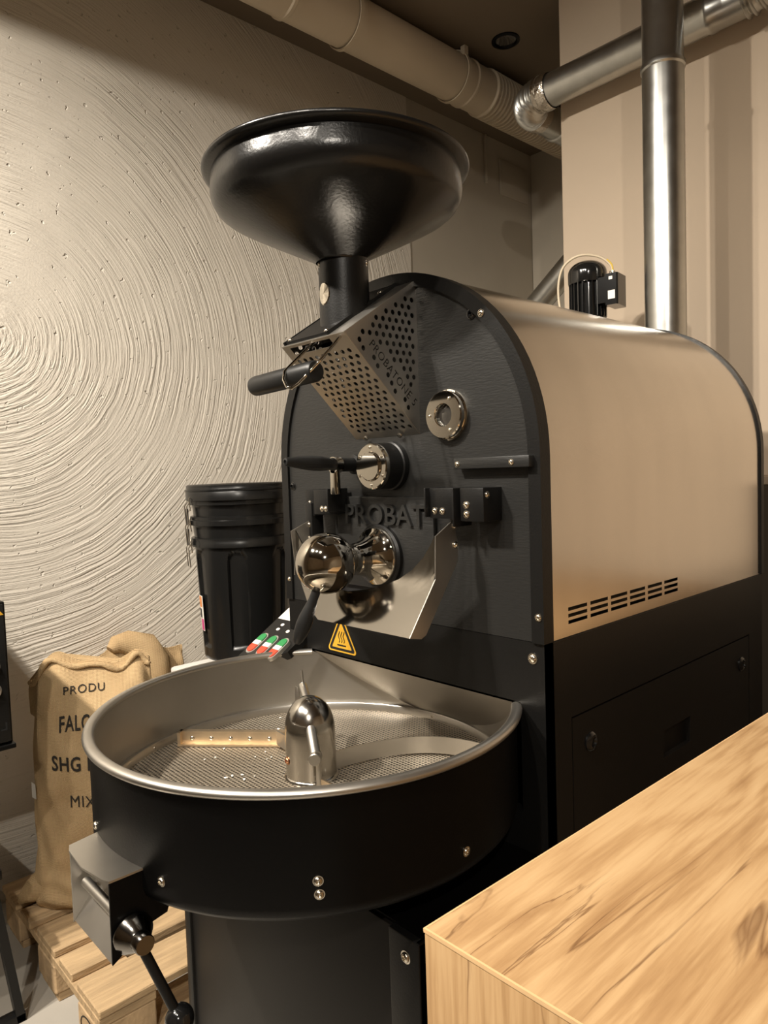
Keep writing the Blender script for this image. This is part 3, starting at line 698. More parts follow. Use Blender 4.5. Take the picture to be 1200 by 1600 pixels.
# ---- cooling tray
TC = V(.01, -.226, 0); TRo, TRi, TZt, TZb, SZ = .365, .3585, .955, .775, .822
def tp(r, a, z): return V(TC.x+r*math.cos(R(a)), TC.y+r*math.sin(R(a)), z)
aR = math.degrees(math.asin(.226/TRo)); a_s, a_e = 180-aR, 360+aR       # part of the circle in front of the fascia
NSEG = 96
b = nb(); pf = [(TRo-.06, TZb+.004), (TRo-.030, TZb), (TRo-.012, TZb+.004), (TRo-.003, TZb+.014), (TRo, TZb+.026), (TRo, TZt)]
rings = [[b.verts.new(tp(r, a_s+(a_e-a_s)*i/NSEG, z)) for i in range(NSEG+1)] for r, z in pf]
for A_, B_ in zip(rings, rings[1:]):
    for i in range(NSEG): b.faces.new((A_[i], A_[i+1], B_[i+1], B_[i]))
tray = obj('cooling_tray', b, 'blackmatte', roaster, 50)
# bottom plate
b = nb(); lathe(b, (TC.x, TC.y, 0), (0, 0, 1), [(0, TZb+.002), (TRo-.05, TZb+.002), (TRo-.05, TZb+.010), (0, TZb+.010)], 64); obj('tray_bottom', b, 'blackmatte', tray)
# inner wall, cut by the sloping back plate
def planez(y): return TZt+.004 if y <= 0 else max(SZ+.012, TZt+.004-y/.128*(TZt+.004-SZ-.012))
b = nb(); NI = 160; lo = []; hi = []
for i in range(NI):
    a = 360*i/NI; p = tp(TRi, a, SZ+.004); lo.append(b.verts.new(p)); hi.append(b.verts.new((p.x, p.y, min(TZt+.003, planez(p.y)))))
for i in range(NI): j = (i+1) % NI; b.faces.new((lo[i], lo[j], hi[j], hi[i]))
obj('tray_wall', b, 'traysteel', tray, 60)
b = nb(); xs_ = math.sqrt(TRi**2-.226**2); NB = 40; up_ = []; dn_ = []
for i in range(NB+1):
    x = TC.x-xs_+2*xs_*i/NB; yy = TC.y+math.sqrt(max(0, TRi**2-(x-TC.x)**2)); yy = max(yy, .0)
    up_.append(b.verts.new((x, -.0008, TZt+.004))); dn_.append(b.verts.new((x, yy, planez(yy)-.0003)))
for i in range(NB): b.faces.new((up_[i], up_[i+1], dn_[i+1], dn_[i]))
obj('back_plate', b, 'traysteel', tray, 60)
# rolled lip
b = nb(); pts = [tp(.3655, a_s+(a_e-a_s)*i/NSEG, TZt+.001) for i in range(NSEG+1)]
rings = []
for i in range(NSEG+1):
    a = a_s+(a_e-a_s)*i/NSEG
    rings.append([b.verts.new(tp(0.3655+.0096*math.cos(t_), a, TZt-.0005+.0070*math.sin(t_))) for t_ in [2*math.pi*k/14 for k in range(14)]])
for A_, B_ in zip(rings, rings[1:]):
    for k in range(14): b.faces.new((A_[k], A_[(k+1) % 14], B_[(k+1) % 14], B_[k]))
b.faces.new(rings[0]); b.faces.new(rings[-1]); obj('tray_lip', b, 'satin', tray, 60)
# sieve and its ring
b = nb(); lathe(b, (TC.x, TC.y, 0), (0, 0, 1), [(0, SZ), (.3505, SZ)], 96); obj('sieve', b, 'sieve', tray, 0)
b = nb(); lathe(b, (TC.x, TC.y, 0), (0, 0, 1), [(.3500, SZ-.002), (.3500, SZ+.014), (.3515, SZ+.016), (.3585, SZ+.016)], 96); obj('sieve_ring', b, 'satin', tray, 40)
for a in (95, 150, 205, 230, 320, 30): bolt(tp(.3500, a, SZ+.008), V(TC.x, TC.y, 0)-tp(1, a, 0), .0028, tray)
for a, z in ((289.2, .820), (324.1, .837), (324.3, .819), (359.6, .818), (258.7, .836)):
    d = V(math.cos(R(a)), math.sin(R(a)), 0); bolt(tp(TRo, a, z), d, .0058, tray)
# hub and arms
b = nb(); pf = [(.049, SZ), (.0485, SZ+.003), (.0455, SZ+.005), (.045, SZ+.010), (.045, SZ+.085)]
pf += [(.045*math.cos(R(a)), SZ+.086+.058*math.sin(R(a))) for a in range(6, 91, 6)]
pf[-1] = (0, pf[-1][1]); lathe(b, (TC.x, TC.y, 0), (0, 0, 1), pf, 56); hub = obj('stirrer_hub', b, 'hubsteel', tray, 50)
bolt((TC.x-.010, TC.y-.0450+.001, SZ+.036), (-.22, -1, 0), .0060, hub, BOLTC)
hd_ = V(math.cos(R(322)), math.sin(R(322)), 0)
p0 = V(TC.x, TC.y, .920)+V(.73, -.68, 0)*.036+V(.68, .73, 0)*.006
# clamp arm towards the counter
p1 = V(TC.x, TC.y, .889)+V(.73, -.68, 0)*.080+V(.68, .73, 0)*.017
b = nb(); cyl(b, p0, p1, .0095, bev=.001); cyl(b, p1+V(.68, -.73, 0)*-.010+V(0, 0, -.004), p1+V(.68, -.73, 0)*.012+V(0, 0, -.004), .0105, bev=.001)
cyl(b, p1+V(.002, .004, -.004), p1+V(.002, .004, -.062), .0048); obj('clamp_arm', b, 'satin', hub)
b = nb(); e0 = V(p1.x, p1.y, SZ+.004)+V(.006, .006, 0); ed = V(.80, .35, 0).normalized()
prism(b, [(0, 0), (.060, 0), (.060, .003), (0, .022)], lambda u, v, w: e0+ed*u+V(0, 0, v)+V(-ed.y, ed.x, 0)*w, -.0015, .0015); sb = obj('scraper_blade', b, 'brass', hub, 0)
bolt(e0+ed*.016+V(0, 0, .010)-V(-ed.y, ed.x, 0)*.0016, V(ed.y, -ed.x, 0), .0040, sb)
# bar arm to the left
q0 = V(-.128, -.170, 0); q1 = V(-.305, -.322, 0); qd = (q1-q0).normalized(); qn = V(-qd.y, qd.x, 0)
if qn.y > 0: qn = -qn
b = nb(); prism(b, [(0, SZ+.003), (.232, SZ+.003), (.232, SZ+.026), (0, SZ+.026)], lambda u, v, w: q0+qd*u+qn*w+V(0, 0, v), -.002, .002)
prism(b, [(.0, SZ+.0255), (.232, SZ+.0255), (.232, SZ+.029), (0, SZ+.029)], lambda u, v, w: q0+qd*u+qn*w+V(0, 0, v), -.010, .003)
prism(b, [(.0, SZ+.001), (.232, SZ+.001), (.232, SZ+.005), (0, SZ+.005)], lambda u, v, w: q0+qd*u+qn*w+V(0, 0, v), -.002, .012)
prism(b, [(.226, SZ+.001), (.232, SZ+.001), (.232, SZ+.029), (.226, SZ+.029)], lambda u, v, w: q0+qd*u+qn*w+V(0, 0, v), -.008, .013)
ba = obj('stirrer_bar', b, 'brass', hub, 0)
for k in range(5): bolt(q0+qd*(.045+k*.040)+qn*.002+V(0, 0, SZ+.015), qn, .0038, ba)
b = nb(); g0 = V(-.02, -.205, 0); qd = V(-.93, .10, 0).normalized(); qn = V(-.1, -.99, 0); prism(b, [(.0, SZ+.006), (.118, SZ+.008), (.120, SZ+.036), (0, SZ+.036)], lambda u, v, w: g0+qd*u+qn*w+V(0, 0, v), .004, .007); obj('bar_bracket', b, 'satin', ba, 0)
# curved blade to the right
def bez(p, q, r_, s, n=20):
    return [p*(1-k/n)**3+q*3*(1-k/n)**2*(k/n)+r_*3*(1-k/n)*(k/n)**2+s*(k/n)**3 for k in range(n+1)]
pts = bez(V(.030, -.190, 0), V(.045, -.075, 0), V(.090, .010, 0), V(.212, .020, 0))
b = nb(); prev = None
for i, p in enumerate(pts):
    tg = (pts[min(i+1, len(pts)-1)]-pts[max(i-1, 0)]).normalized(); nn = V(-tg.y, tg.x, 0)*.0012
    cur = [b.verts.new(p+nn+V(0, 0, SZ+.004)), b.verts.new(p-nn+V(0, 0, SZ+.004)), b.verts.new(p-nn+V(0, 0, SZ+.036)), b.verts.new(p+nn+V(0, 0, SZ+.036))]
    if prev:
        for k in range(4): b.faces.new((prev[k], prev[(k+1) % 4], cur[(k+1) % 4], cur[k]))
    else: b.faces.new(cur)
    prev = cur
b.faces.new(prev); obj('stirrer_blade', b, 'satin', hub, 40)
# rear arm with thin pin
r0 = V(TC.x-.035, TC.y+.03, SZ+.095); r1 = V(-.105, -.155, .945)
b = nb(); cyl(b, r0, r1, .0085, bev=.001); cyl(b, r1+V(0, 0, -.003), r1+V(-.003, 0, .030), .0032)
box(b, r1.x-.022, r1.x-.010, r1.y-.004, r1.y, SZ+.02, r1.z-.004, .001); obj('rear_arm', b, 'satin', hub)
# outlet at the tray front
ox0, ox1, oyi, oyo, oz = -.048, .095, -.578, -.629, .828
b = nb(); arc = []
for k in range(9):
    a = 260+k*(283.6-260)/8; arc.append((tp(TRo-.001, a, 0).x, tp(TRo-.001, a, 0).y))
outer = [(ox1, oyo+.002), (ox1-.012, oyo-.003), (.03, oyo-.011), (ox0+.02, oyo-.007), (ox0+.004, oyo-.001)]
prism(b, arc+outer, lambda u, v, w: V(u, v, oz+w), -.0015, .0015); hood = obj('outlet_hood', b, 'satin', tray, 40)
b = nb(); prism(b, [(oyo+.002, oz-.004), (oyo+.008, oz), (oyi, oz), (-.535, .790), (-.548, .752), (-.569, .748), (oyo+.001, .713)], YZ(ox1-.001), -.003, .0); os_ = obj('outlet_side', b, 'blackmatte', tray, 30)
b = nb(); prism(b, [(oyo, oz-.001), (oyi, oz-.001), (oyi, .790), (-.565, .772), (oyo, .711)], YZ(ox0), 0, .003); obj('outlet_side', b, 'satin', tray, 30)
b = nb(); prism(b, [(ox0+.003, 0), (ox1-.004, 0), (ox1-.004, .086), (ox0+.003, .086)], lambda u, v, w: V(u, oyo+.002, .713)+V(0, .62, .785)*v+V(0, -.785, .62)*w, -.001, .001); obj('outlet_flap', b, 'satin', tray, 30)
b = nb(); box(b, ox0+.003, ox1-.004, -.572, -.568, .776, .826); obj('outlet_gate', b, 'blackmatte', tray, 0)
b = nb(); cyl(b, (ox0+.012, -.612, .770), (ox1-.003, -.612, .770), .0075, seg=20, bev=.001); obj('outlet_bar', b, 'satin', tray)
kc = V(ox1, -.600, .748)
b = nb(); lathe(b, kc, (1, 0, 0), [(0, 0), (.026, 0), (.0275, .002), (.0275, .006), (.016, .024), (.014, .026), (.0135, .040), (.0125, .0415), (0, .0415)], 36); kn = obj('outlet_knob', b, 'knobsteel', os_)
b = nb(); lathe(b, kc, (1, 0, 0), [(.0262, .0018), (.0277, .003), (.0279, .0065), (.0268, .0085)], 36)
lv0 = kc+V(.030, 0, -.008); lv1 = V(.150, -.570, .650)
kl = obj('outlet_lever', tube(nb(), [lv0, lv0.lerp(lv1, .5), lv1], .0068, 16), 'black', os_)
b.free()
b = nb(); prv = [(0, -.0005)]+[(.0195*math.sin(R(a)), .0195-.0195*math.cos(R(a))) for a in range(12, 180, 12)]+[(0, .039)]
lathe(b, lv1+(lv0-lv1).normalized()*.006, lv1-lv0, prv, 28); obj('lever_ball', b, 'glossblack', os_)

# chaff crumbs on the sieve
b = nb()
for k in range(46):
    a = random.uniform(150, 380); rr = random.uniform(.09, .33); p = tp(rr, a, SZ+.0014); s = random.uniform(.001, .0028)
    if abs(p.x-TC.x) < .06 and abs(p.y-TC.y) < .06: continue
    mtx = Matrix.Translation(p) @ Matrix.Rotation(random.random()*6, 4, 'Z') @ Matrix.Diagonal((s*1.8, s, s*.7, 1))
    bmesh.ops.create_icosphere(b, subdivisions=1, radius=1, matrix=mtx)
tag(obj('coffee_chaff', b, 'paper', None, 0), 'pale coffee chaff crumbs scattered on the cooling sieve', 'crumbs', kind='stuff')

# ---- rear motor on the fan
mc = V(-.262, 1.19, 0)
motor = thing('fan_motor', 'glossy black electric motor with terminal box behind the roaster top', 'motor', (mc.x, mc.y, 1.80))
b = nb(); lathe(b, (mc.x, mc.y, 0), (0, 0, 1), [(0, 1.845), (.050, 1.845), (.050, 1.965), (0, 1.965)], 36)
for k in range(24):
    a = 2*math.pi*k/24; c_, s_ = math.cos(a), math.sin(a)
    prism(b, [(.048, -.0022), (.0605, -.0015), (.0605, .0015), (.048, .0022)], lambda u, v, w: V(mc.x+c_*u-s_*v, mc.y+s_*u+c_*v, 1.85+w), 0, .112)
obj('finned_body', b, 'glossblack', motor, 30)
b = nb(); pf = [(.061, 1.962), (.063, 1.968), (.063, 1.998)]+[(.063*math.cos(R(a)), 1.998+.042*math.sin(R(a))) for a in range(10, 91, 10)]; pf[-1] = (0, 2.04)
lathe(b, (mc.x, mc.y, 0), (0, 0, 1), pf, 40); obj('fan_cowl', b, 'glossblack', motor, 50)
b = nb(); lathe(b, (mc.x, mc.y, 0), (0, 0, 1), [(0, 1.80), (.085, 1.80), (.085, 1.81), (.05, 1.815), (.04, 1.845), (0, 1.846)], 36); fl = obj('mount_flange', b, 'glossblack', motor)
for k in range(8):
    a = 2*math.pi*k/8; bolt((mc.x+.068*math.cos(a), mc.y+.068*math.sin(a), 1.812), (0, 0, 1), .006, fl)
bd = V(.87, .12, 0).normalized(); bn = V(-bd.y, bd.x, 0)
def TB_(u, v, w): return V(mc.x, mc.y, 0)+bd*u+bn*v+V(0, 0, w)
b = nb(); prism(b, [(.04, -.036), (.076, -.036), (.076, .036), (.04, .036)], TB_, 1.885, 1.968); prism(b, [(.076, -.040), (.112, -.040), (.116, -.034), (.116, .034), (.112, .040), (.076, .040)], TB_, 1.875, 1.975); tb = obj('terminal_box', b, 'glossblack', motor, 30)
b = nb(); prism(b, [(.085, -.0408), (.108, -.0408), (.108, -.0402), (.085, -.0402)], TB_, 1.893, 1.920); obj('box_sticker', b, 'paper', tb, 0)
b = nb(); prism(b, [(.088, -.0408), (.100, -.0408), (.100, -.0402), (.088, -.0402)], TB_, 1.955, 1.965); obj('box_sticker', b, 'paper', tb, 0)
b = nb(); cyl(b, TB_(.085, 0, 1.975), TB_(.085, 0, 1.990), .009); obj('cable_gland', b, 'steel', tb)
cp = [TB_(.085, 0, 1.985), TB_(.080, -.005, 2.012), TB_(.045, -.02, 2.042), TB_(-.01, -.045, 2.050), TB_(-.060, -.05, 2.025), TB_(-.080, -.05, 1.97), TB_(-.078, -.05, 1.90), TB_(-.060, -.05, 1.83), TB_(-.050, -.05, 1.80)]
sm = []
for i in range(len(cp)-1):
    p_, q_, r_, s_ = cp[max(i-1, 0)], cp[i], cp[i+1], cp[min(i+2, len(cp)-1)]
    for k in range(5):
        u = k/5; sm.append(.5*((2*q_)+(r_-p_)*u+(2*p_-5*q_+4*r_-s_)*u*u+(3*q_-p_-3*r_+s_)*u**3))
sm.append(cp[-1])
b = nb(); tube(b, sm, .0042, 10); obj('power_cable', b, 'cable', motor)
b = nb(); tube(b, [p+V(.004, -.003, .003) for p in sm[:8]], .0024, 8); obj('earth_wire', b, 'yellowwire', motor)
fan = thing('exhaust_fan', 'black fan housing between the motor and the exhaust pipe', 'fan', (-.2, 1.19, 1.2))
b = nb(); lathe(b, (-.245, 1.19, 0), (0, 0, 1), [(0, 1.66), (.155, 1.66), (.155, 1.785), (.15, 1.795), (0, 1.799)], 48); obj('housing', b, 'black', fan)
b = nb(); box(b, -.34, -.15, 1.12, 1.26, .0, 1.66, .004); obj('pedestal', b, 'blackmatte', fan, 30)

# ================================================================== OAK COUNTER
ct = thing('oak_counter', 'light oak counter with waterfall end beside the roaster', 'counter', (.95, .6, 0))
CX0, CX1, CY0, CY1, CZ = .590, 1.55, -.535, 1.45, .95
def sheared(bm):     # the counter stands a touch out of square to the roaster
    for v in bm.verts: v.co.x += (v.co.y-CY0)*.030
    return bm
b = nb(); box(b, CX0, CX1, CY0+.0006, CY1, CZ-.04, CZ, .0012); obj('worktop', sheared(b), 'oaktop', ct, 30)
b = nb(); box(b, CX0+.0005, CX1, CY0, CY0+.038, 0.0, CZ-.004, .001); obj('end_panel', sheared(b), 'oakend', ct, 30)
b = nb(); box(b, CX0, CX1, CY0-.0006, CY0+.0016, CZ-.0035, CZ+.0003); box(b, CX0-.0004, CX0+.0014, CY0-.0005, CY1, CZ-.0025, CZ+.0002); obj('edge_band', sheared(b), 'oakedge', ct, 0)
b = nb(); box(b, CX0+.02, CX0+.038, CY0+.038, CY1, 0, CZ-.04); obj('side_board', sheared(b), 'oakend', ct, 0)

# ================================================================== PALLET
PX1, PYa, PYb = -.596, -.414, .786
pal = thing('wooden_pallet', 'worn pine pallet carrying the jute sacks', 'pallet', (-.97, .18, 0))
x = PX1
for i, w in enumerate((.14, .09, .14, .09, .14)):
    dy = random.uniform(-.006, .004); b = nb(); box(b, x-w, x, PYa+dy, PYb+dy, .122, .144+random.uniform(-.002, .0), .003, 1)
    obj('deck_board', b, 'pine', pal, 30)
    if i % 2 == 0:
        b = nb(); box(b, x-w+.006, x-.004, PYa+.01, PYb-.01, 0, .022, .002, 1); obj('bottom_board', b, 'pine', pal, 30)
        for y0 in (PYa+.002, .186-.07, PYb-.142):
            b = nb(); box(b, x-w+.004, x-.002, y0, y0+.14, .022, .1, .004, 1); bl = obj('block', b, 'pineblock', pal, 30)
            if i == 0 and y0 < -.3:
                b = nb(); pts = [(x-.07+.045*math.cos(R(a)), PYa+.0008, .060+.028*math.sin(R(a))) for a in range(0, 361, 15)]; tube(b, pts, .0012, 6)
                me = text_mesh('N', .026, .0004); remap(me, lambda u, v, w: V(x-.078+u, PYa+.0008-w, .050+v)); b.from_mesh(me); bpy.data.meshes.remove(me)
                obj('stamp', b, 'ink', bl, 0)
    x -= w+.035
for y0 in (PYa+.003, .186-.07, PYb-.143):
    b = nb(); box(b, PX1-.74+.003, PX1-.002, y0, y0+.14, .100, .122, .002, 1); obj('stringer', b, 'pine', pal, 30)

# ================================================================== SACKS
def sack(name, label, cx, cy, ang, a_mid, b_mid, z0, z1, lean, seed, group=None):
    rnd = random.Random(seed); ph = [rnd.uniform(0, 6.28) for _ in range(8)]
    t = V(math.cos(ang), math.sin(ang), 0); n = V(t.y, -t.x, 0)
    def dims(f):
        a = a_mid*(1.08-.16*min(1, f/.25)+.05*math.sin(f*4)) if f < .8 else a_mid*(.97+.02*math.sin(f*9))
        if f < .06: a *= .93+f*1.2; 
        bb = b_mid*(.92+.12*math.sin(f*3.1))
        if f > .72: bb *= max(.10, 1-((f-.72)/.28)**1.3*.93)
        if f < .05: bb *= .86+f*2.8
        return a, bb
    def surf(th, f):
        a, bb = dims(f); c, s = math.cos(th), math.sin(th); e = 2/2.8
        pu, pn = a*math.copysign(abs(c)**e, c), bb*math.copysign(abs(s)**e, s)
        wr = .006*math.sin(5*th+ph[0]+f*9)*math.sin(f*13+ph[1])+.004*math.sin(11*th+ph[2]-f*23)*(1 if .05 < f < .95 else .3)
        wr += .006*max(0, .25-f)/.25*math.sin(f*70+math.sin(th*3+ph[4])*2)
        top = 0.
        if f > .8: top = (f-.8)/.2*(.020*math.sin(pu/a*4.2+ph[3])+.008*math.sin(pu/a*9+ph[5]))-max(0, f-.8)*.18*(pu/a)**4
        z = z0+(z1-z0)*f+top
        return V(cx, cy, z)+t*(pu*(1+wr*.8))+n*(pn+wr*(1 if s >= 0 else -1)-lean*f)
    root = thing(name, label, 'sack', (cx, cy, z0), group)
    b = nb(); NT, NF = 96, 72; rows = [[b.verts.new(surf(2*math.pi*i/NT, k/NF)) for i in range(NT)] for k in range(NF+1)]
    for A_, B_ in zip(rows, rows[1:]):
        for i in range(NT): b.faces.new((A_[i], A_[(i+1) % NT], B_[(i+1) % NT], B_[i]))
    b.faces.new(rows[0][::-1]); b.faces.new(rows[-1])
    obj('cloth', b, 'jute', root, 60)
    def front(s, z, off):
        f = (z-z0)/(z1-z0); lo_, hi_ = 0.02, math.pi-.02
        for _ in range(26):
            md = (lo_+hi_)/2; p = surf(md, f)
            if (p-V(cx, cy, 0)).dot(t) > s: lo_ = md
            else: hi_ = md
        p = surf((lo_+hi_)/2, f); q = p+n*off; q.z = z; return q
    def front_fit(s, z, off):
        zz = z
        for _ in range(4):
            f = (zz-z0)/(z1-z0); lo_, hi_ = 0.02, math.pi-.02
            for _k in range(22):
                md = (lo_+hi_)/2
                if (surf(md, f)-V(cx, cy, 0)).dot(t) > s: lo_ = md
                else: hi_ = md
            p = surf((lo_+hi_)/2, f); zz -= (p.z-z)
        return p+n*off
    return root, front_fit, t, n, surf
SA = math.atan2(.908, .42)
s1, fr1, st, sn_, surf1 = sack('jute_sack', 'jute coffee sack printed with black lettering standing on the pallet', -1.094, -.206, SA, .172, .115, .146, .838, .035, 3, 'jute sacks on the pallet')
def print_on(s, s0, zb, h, w, slope=-.0, bold=.0006):
    me = text_mesh(s, h*1.4, .0001, w, 1.1, 3, bold); ym = max(v.co.y for v in me.vertices)
    bm = nb(); bm.from_mesh(me); bmesh.ops.triangulate(bm, faces=bm.faces[:])
    bmesh.ops.subdivide_edges(bm, edges=[e for e in bm.edges if e.calc_length() > .012], cuts=2); bm.to_mesh(me); bm.free()
    remap(me, lambda u, v, w_: fr1(s0+u, zb+v*h/ym+u*slope, (.0035+w_))); obj('printed_lettering', me, 'baginks', s1, 0)
# lettering
print_on('PRODU', -.071, .752, .021, .110, -.03, .0)
print_on('FALC', -.082, .658, .040, .080, .0, .0009)
print_on('SHG E', -.105, .556, .042, .110, -.14, .0012)
print_on('MIX', -.061, .449, .031, .064, -.15, .0)
# folded mouth and ears
b = nb(); pts = [surf1(math.pi*(1-i/30), .985)+sn_*.010+V(0, 0, -.006+.010*math.sin(i*.9)) for i in range(2, 29)]
tube(b, pts, [.006+.004*abs(math.sin(i*.7)) for i in range(len(pts))], 10); obj('folded_mouth', b, 'jute', s1, 60)
e0 = surf1(math.pi, .97)
b = nb(); tube(b, [e0+st*.060+V(0, 0, -.015), e0+st*.052+V(0, 0, .010), e0+st*.058+V(0, 0, .030), e0+st*.070+V(0, 0, .040)], [.022, .014, .008, .012], 12); obj('tied_ear', b, 'jute', s1, 60)
e1 = surf1(math.pi*.97, .03)
b = nb(); tube(b, [e1+st*.03+V(0, 0, .035), e1-st*.01+V(0, 0, .020), e1-st*.030+V(0, 0, .005), e1-st*.045+V(0, 0, -.006)], [.05, .032, .018, .006], 14); obj('bottom_ear', b, 'jute', s1, 60)
me_t = [fr1(-.160, .512, .004), fr1(-.146, .512, .004), fr1(-.144, .474, .004), fr1(-.158, .472, .004)]
b = nb(); vs = [b.verts.new(p+sn_*.002-st*.008) for p in me_t]; ve = [b.verts.new(p+sn_*.003-st*.008) for p in me_t]
b.faces.new(vs); b.faces.new(ve[::-1])
for i in range(4): b.faces.new((vs[i], vs[(i+1) % 4], ve[(i+1) % 4], ve[i]))
obj('paper_tag', b, 'paper', s1, 0)
s2, fr2, st2, sn2, surf2 = sack('jute_sack', 'plain jute sack with twisted top leaning on the plaster wall behind the printed sack', -1.388, .055, R(88), .19, .072, .146, .77, .02, 11, 'jute sacks on the pallet')
e2 = surf2(math.pi*.5, .97)
b = nb(); tube(b, [e2+V(.02, .06, -.09), e2+V(.015, .055, -.03), e2+V(.005, .035, .020), e2+V(-.005, -.02, .045), e2+V(-.005, -.06, .045), e2+V(.0, -.080, .03)], [.06, .062, .055, .042, .030, .016], 18); obj('twisted_top', b, 'jute', s2, 60)

# ================================================================== BUCKETS ON WHITE BOX
wb = thing('white_box', 'tall white plastic storage box under the black buckets', 'box', (-1.13, .33, .144))
b = nb(); box(b, -1.295, -.93, .155, .53, .1445, .672, .012); obj('body', b, 'white', wb, 30)
b = nb(); box(b, -1.305, -.915, .145, .54, .668, .704, .010); obj('lid', b, 'white', wb, 30)
BC = V(-1.115, .345, 0)
def bucket(zr, n_, label, low):
    t = thing('bucket', label, 'bucket', (BC.x, BC.y, zr-.40), 'nested black buckets')
    b = nb(); rt = .172; zb = zr-.41+.0
    if low:
        pf = [(0, zb), (.142, zb), (.145, zb+.006), (rt-.012, zr-.03), (rt, zr-.028), (rt, zr-.012), (rt-.001, zr-.010), (rt-.001, zr), (rt-.026, zr), (.124, zb+.01), (0, zb+.01)]
        pf[3:3] = [(.145+(rt-.012-.145)*k/44, zb+.006+(zr-.03-zb-.006)*k/44) for k in range(1, 44)]
    else:
        pf = [(rt-.012, zr-.075), (rt-.008, zr-.030), (rt+.004, zr-.028), (rt+.004, zr-.012), (rt, zr-.010), (rt, zr), (rt-.012, zr), (rt-.016, zr-.07)]
    lathe(b, BC, (0, 0, 1), pf, 288 if low else 64)
    if low:
        for v in b.verts:
            d_ = v.co-BC; z = v.co.z; rr = math.hypot(d_.x, d_.y); ro = .145+.015*(z-.75)/.41
            if abs(rr-ro) > .0035 or not .79 < z < 1.124: continue
            for a in (321, 18, 264):
                u = ((math.degrees(math.atan2(d_.y, d_.x))-a+180) % 360-180)*math.pi/180*ro
                e = math.hypot(u/.031, max(0, z-1.085)/.036)
                if e < 1:
                    k = min(1, (1-e)/.10)*min(1, (z-.79)/.01); f = (rr-.010*k)/rr; v.co.x = BC.x+d_.x*f; v.co.y = BC.y+d_.y*f
    body = obj('body', b, 'binplastic', t, 40)
    # wire latch towards the printed sack
    a = R(252); d = V(math.cos(a), math.sin(a), 0); tg = V(-d.y, d.x, 0); o = BC+d*(rt+.006); o.z = zr-.02
    w = .022; b = nb()
    loop = [o-tg*w+V(0, 0, .004), o-tg*w+d*.010+V(0, 0, -.012), o-tg*w+d*.006+V(0, 0, -.075), o+tg*w+d*.006+V(0, 0, -.075), o+tg*w+d*.010+V(0, 0, -.012), o+tg*w+V(0, 0, .004)]
    tube(b, loop, .0019, 8); lt = obj('wire_bail', b, 'boltsteel', t)
    loop = [o+tg*(w+.012)+V(0, 0, .020), o+tg*(w+.026)+d*.006+V(0, 0, .012), o+tg*(w+.026)+d*.004+V(0, 0, -.010), o+tg*(w+.012)+V(0, 0, -.026)]
    b = nb(); tube(b, loop, .0019, 8); obj('handle_wire', b, 'boltsteel', t)
    if not low:
        b = nb(); prism(b, [(-w*.8, -.075), (w*.8, -.075), (w*.8, -.020), (-w*.8, -.020)], lambda u, v, w_: o+tg*u+V(0, 0, v)+d*w_, .004, .007); obj('latch_plate', b, 'blackmatte', t, 0)
    return t, body
t3, body3 = bucket(1.160, 0, 'lowest black plastic bucket with oval side recesses, holding the nested ones', True)
for a in (321, 18, 264):
    b = nb(); d0 = R(a); NC, NR = 10, 8; grid = []
    for i in range(NC+1):
        u = -.026+.052*i/NC; top_ = 1.083+.030*math.sqrt(max(0, 1-(u/.026)**2)); col = []
        for k in range(NR+1):
            z = .803+(top_-.803)*k/NR; rr = .145+.015*(z-.75)/.41
            col.append(b.verts.new(BC+V(math.cos(d0+u/rr), math.sin(d0+u/rr), 0)*(rr-.0094)+V(0, 0, z)))
        grid.append(col)
    for i in range(NC):
        for k in range(NR): b.faces.new((grid[i][k], grid[i+1][k], grid[i+1][k+1], grid[i][k+1]))
    obj('side_recess', b, 'binplastic', body3, 60)
b = nb()
def BW(a, z, off=.001):
    f = (z-.75)/.41; rr = .145+(.160-.145)*f+off; return BC+V(math.cos(R(a))*rr, math.sin(R(a))*rr, z)
def patch(a0, a1, z0, z1, off):
    b = nb(); n_ = 6; lo = [b.verts.new(BW(a0+(a1-a0)*i/n_, z0, off)) for i in range(n_+1)]; hi = [b.verts.new(BW(a0+(a1-a0)*i/n_, z1, off)) for i in range(n_+1)]
    for i in range(n_): b.faces.new((lo[i], lo[i+1], hi[i+1], hi[i]))
    return b
b.free()
lab = obj('side_label', patch(236, 262, .845, .965, .0012), 'paper', body3, 60)
obj('label_print', patch(251, 261, .847, .885, .0018), 'magenta', lab, 60); obj('label_print', patch(246, 259, .925, .962, .0018), 'orangeprint', lab, 60)
obj('label_print', patch(246, 256, .888, .920, .0018), 'ink', lab, 60)
bucket(1.232, 1, 'middle black bucket rim of the nested stack, with wire clip', False)
tb_, _ = bucket(1.300, 2, 'topmost black bucket of the nested stack, closed with a black lid', False)
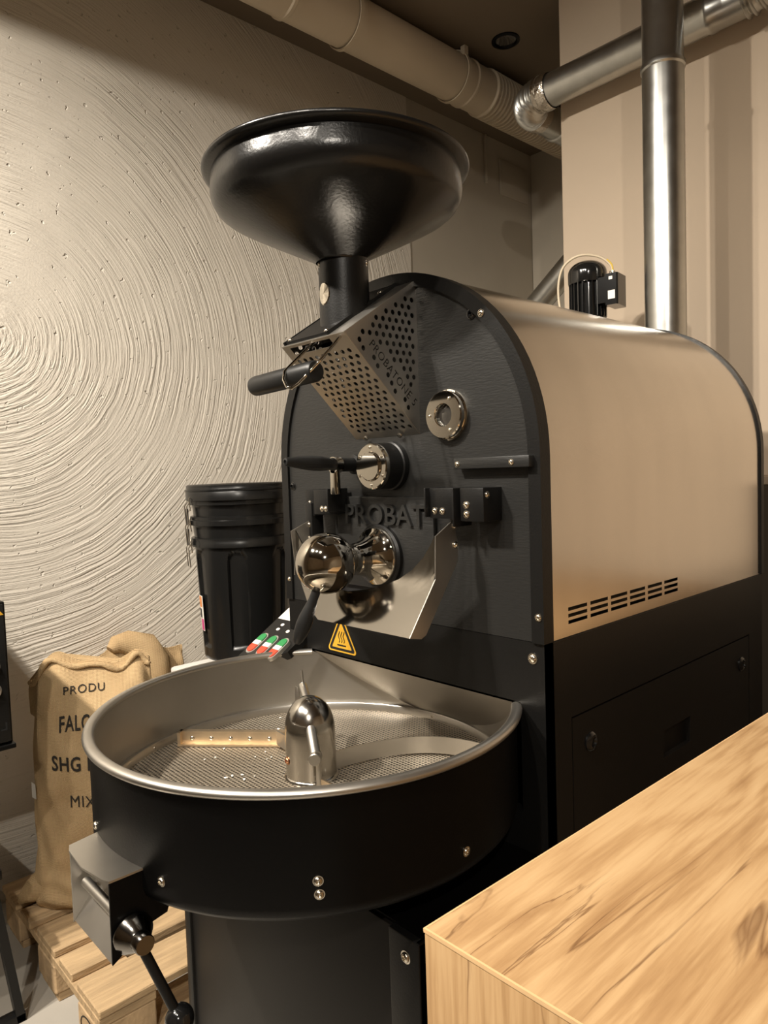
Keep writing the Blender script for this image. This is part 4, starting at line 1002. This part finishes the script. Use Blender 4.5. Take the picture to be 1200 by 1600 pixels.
b = nb(); lathe(b, BC, (0, 0, 1), [(.180, 1.285), (.184, 1.287), (.184, 1.318), (.181, 1.322), (.181, 1.336), (.176, 1.339), (.166, 1.335), (0, 1.335)], 64); lid_ = obj('lid', b, 'binplastic', tb_, 40)
b = nb(); lathe(b, BC, (0, 0, 1), [(.1835, 1.316), (.1865, 1.318), (.1865, 1.322), (.182, 1.324)], 64); obj('rim_bead', b, 'binplastic', lid_, 40)

# ================================================================== CONTROL CABINET AT THE LEFT
cab = thing('control_cabinet', 'black control cabinet with knobs on a splayed steel stand before the plaster wall', 'cabinet', (-1.1, -.72, 0))
b = nb(); box(b, -1.42, -.905, -.98, -.472, .715, 1.072, .004); body = obj('housing', b, 'black', cab, 30)
b = nb(); box(b, -.905, -.898, -.97, -.478, .722, 1.066, .002); fp = obj('front_plate', b, 'panel', cab, 30)
b = nb(); box(b, -1.425, -.895, -.985, -.468, .703, .715, .002); obj('bottom_lip', b, 'black', cab, 30)
for z in (.915, .855):
    b = nb(); lathe(b, (-.898, -.512, z), (1, 0, 0), [(.019, 0), (.019, .003), (.015, .005), (.013, .020), (.011, .022), (0, .022)], 28); obj('knob', b, 'greyplastic', fp)
b = nb(); prism(b, [(-.478, 1.040), (-.520, 1.040), (-.499, 1.074-.006)], YZ(-.898), 0, .0006); obj('warning_sticker', b, 'yellow', fp, 0)
b = nb(); box(b, -.898, -.8972, -.489, -.4855, .752, .772); box(b, -.898, -.8972, -.489, -.500, .752, .756); obj('plate_mark', b, 'ink', fp, 0)
b = nb(); box(b, -1.16, -1.04, -.80, -.68, .35, .705, .004); obj('column', b, 'black', cab, 30)
for xx in (-.925, -1.275):
    b = nb()
    prism(b, [(-.485, 0), (-.505, 0), (-.555, .40), (-.535, .40)], YZ(xx), 0, .03); leg = obj('leg', b, 'black', cab, 0)
    b = nb(); prism(b, [(-.965, 0), (-.985, 0), (-.915, .40), (-.895, .40)], YZ(xx), 0, .03); obj('leg', b, 'black', cab, 0)
    b = nb(); box(b, xx, xx+.03, -.985, -.485, 0, .022, .002); obj('foot_bar', b, 'black', cab, 30)
b = nb(); box(b, -1.28, -.89, -.93, -.52, .385, .41, .003); obj('stand_plate', b, 'black', cab, 30)
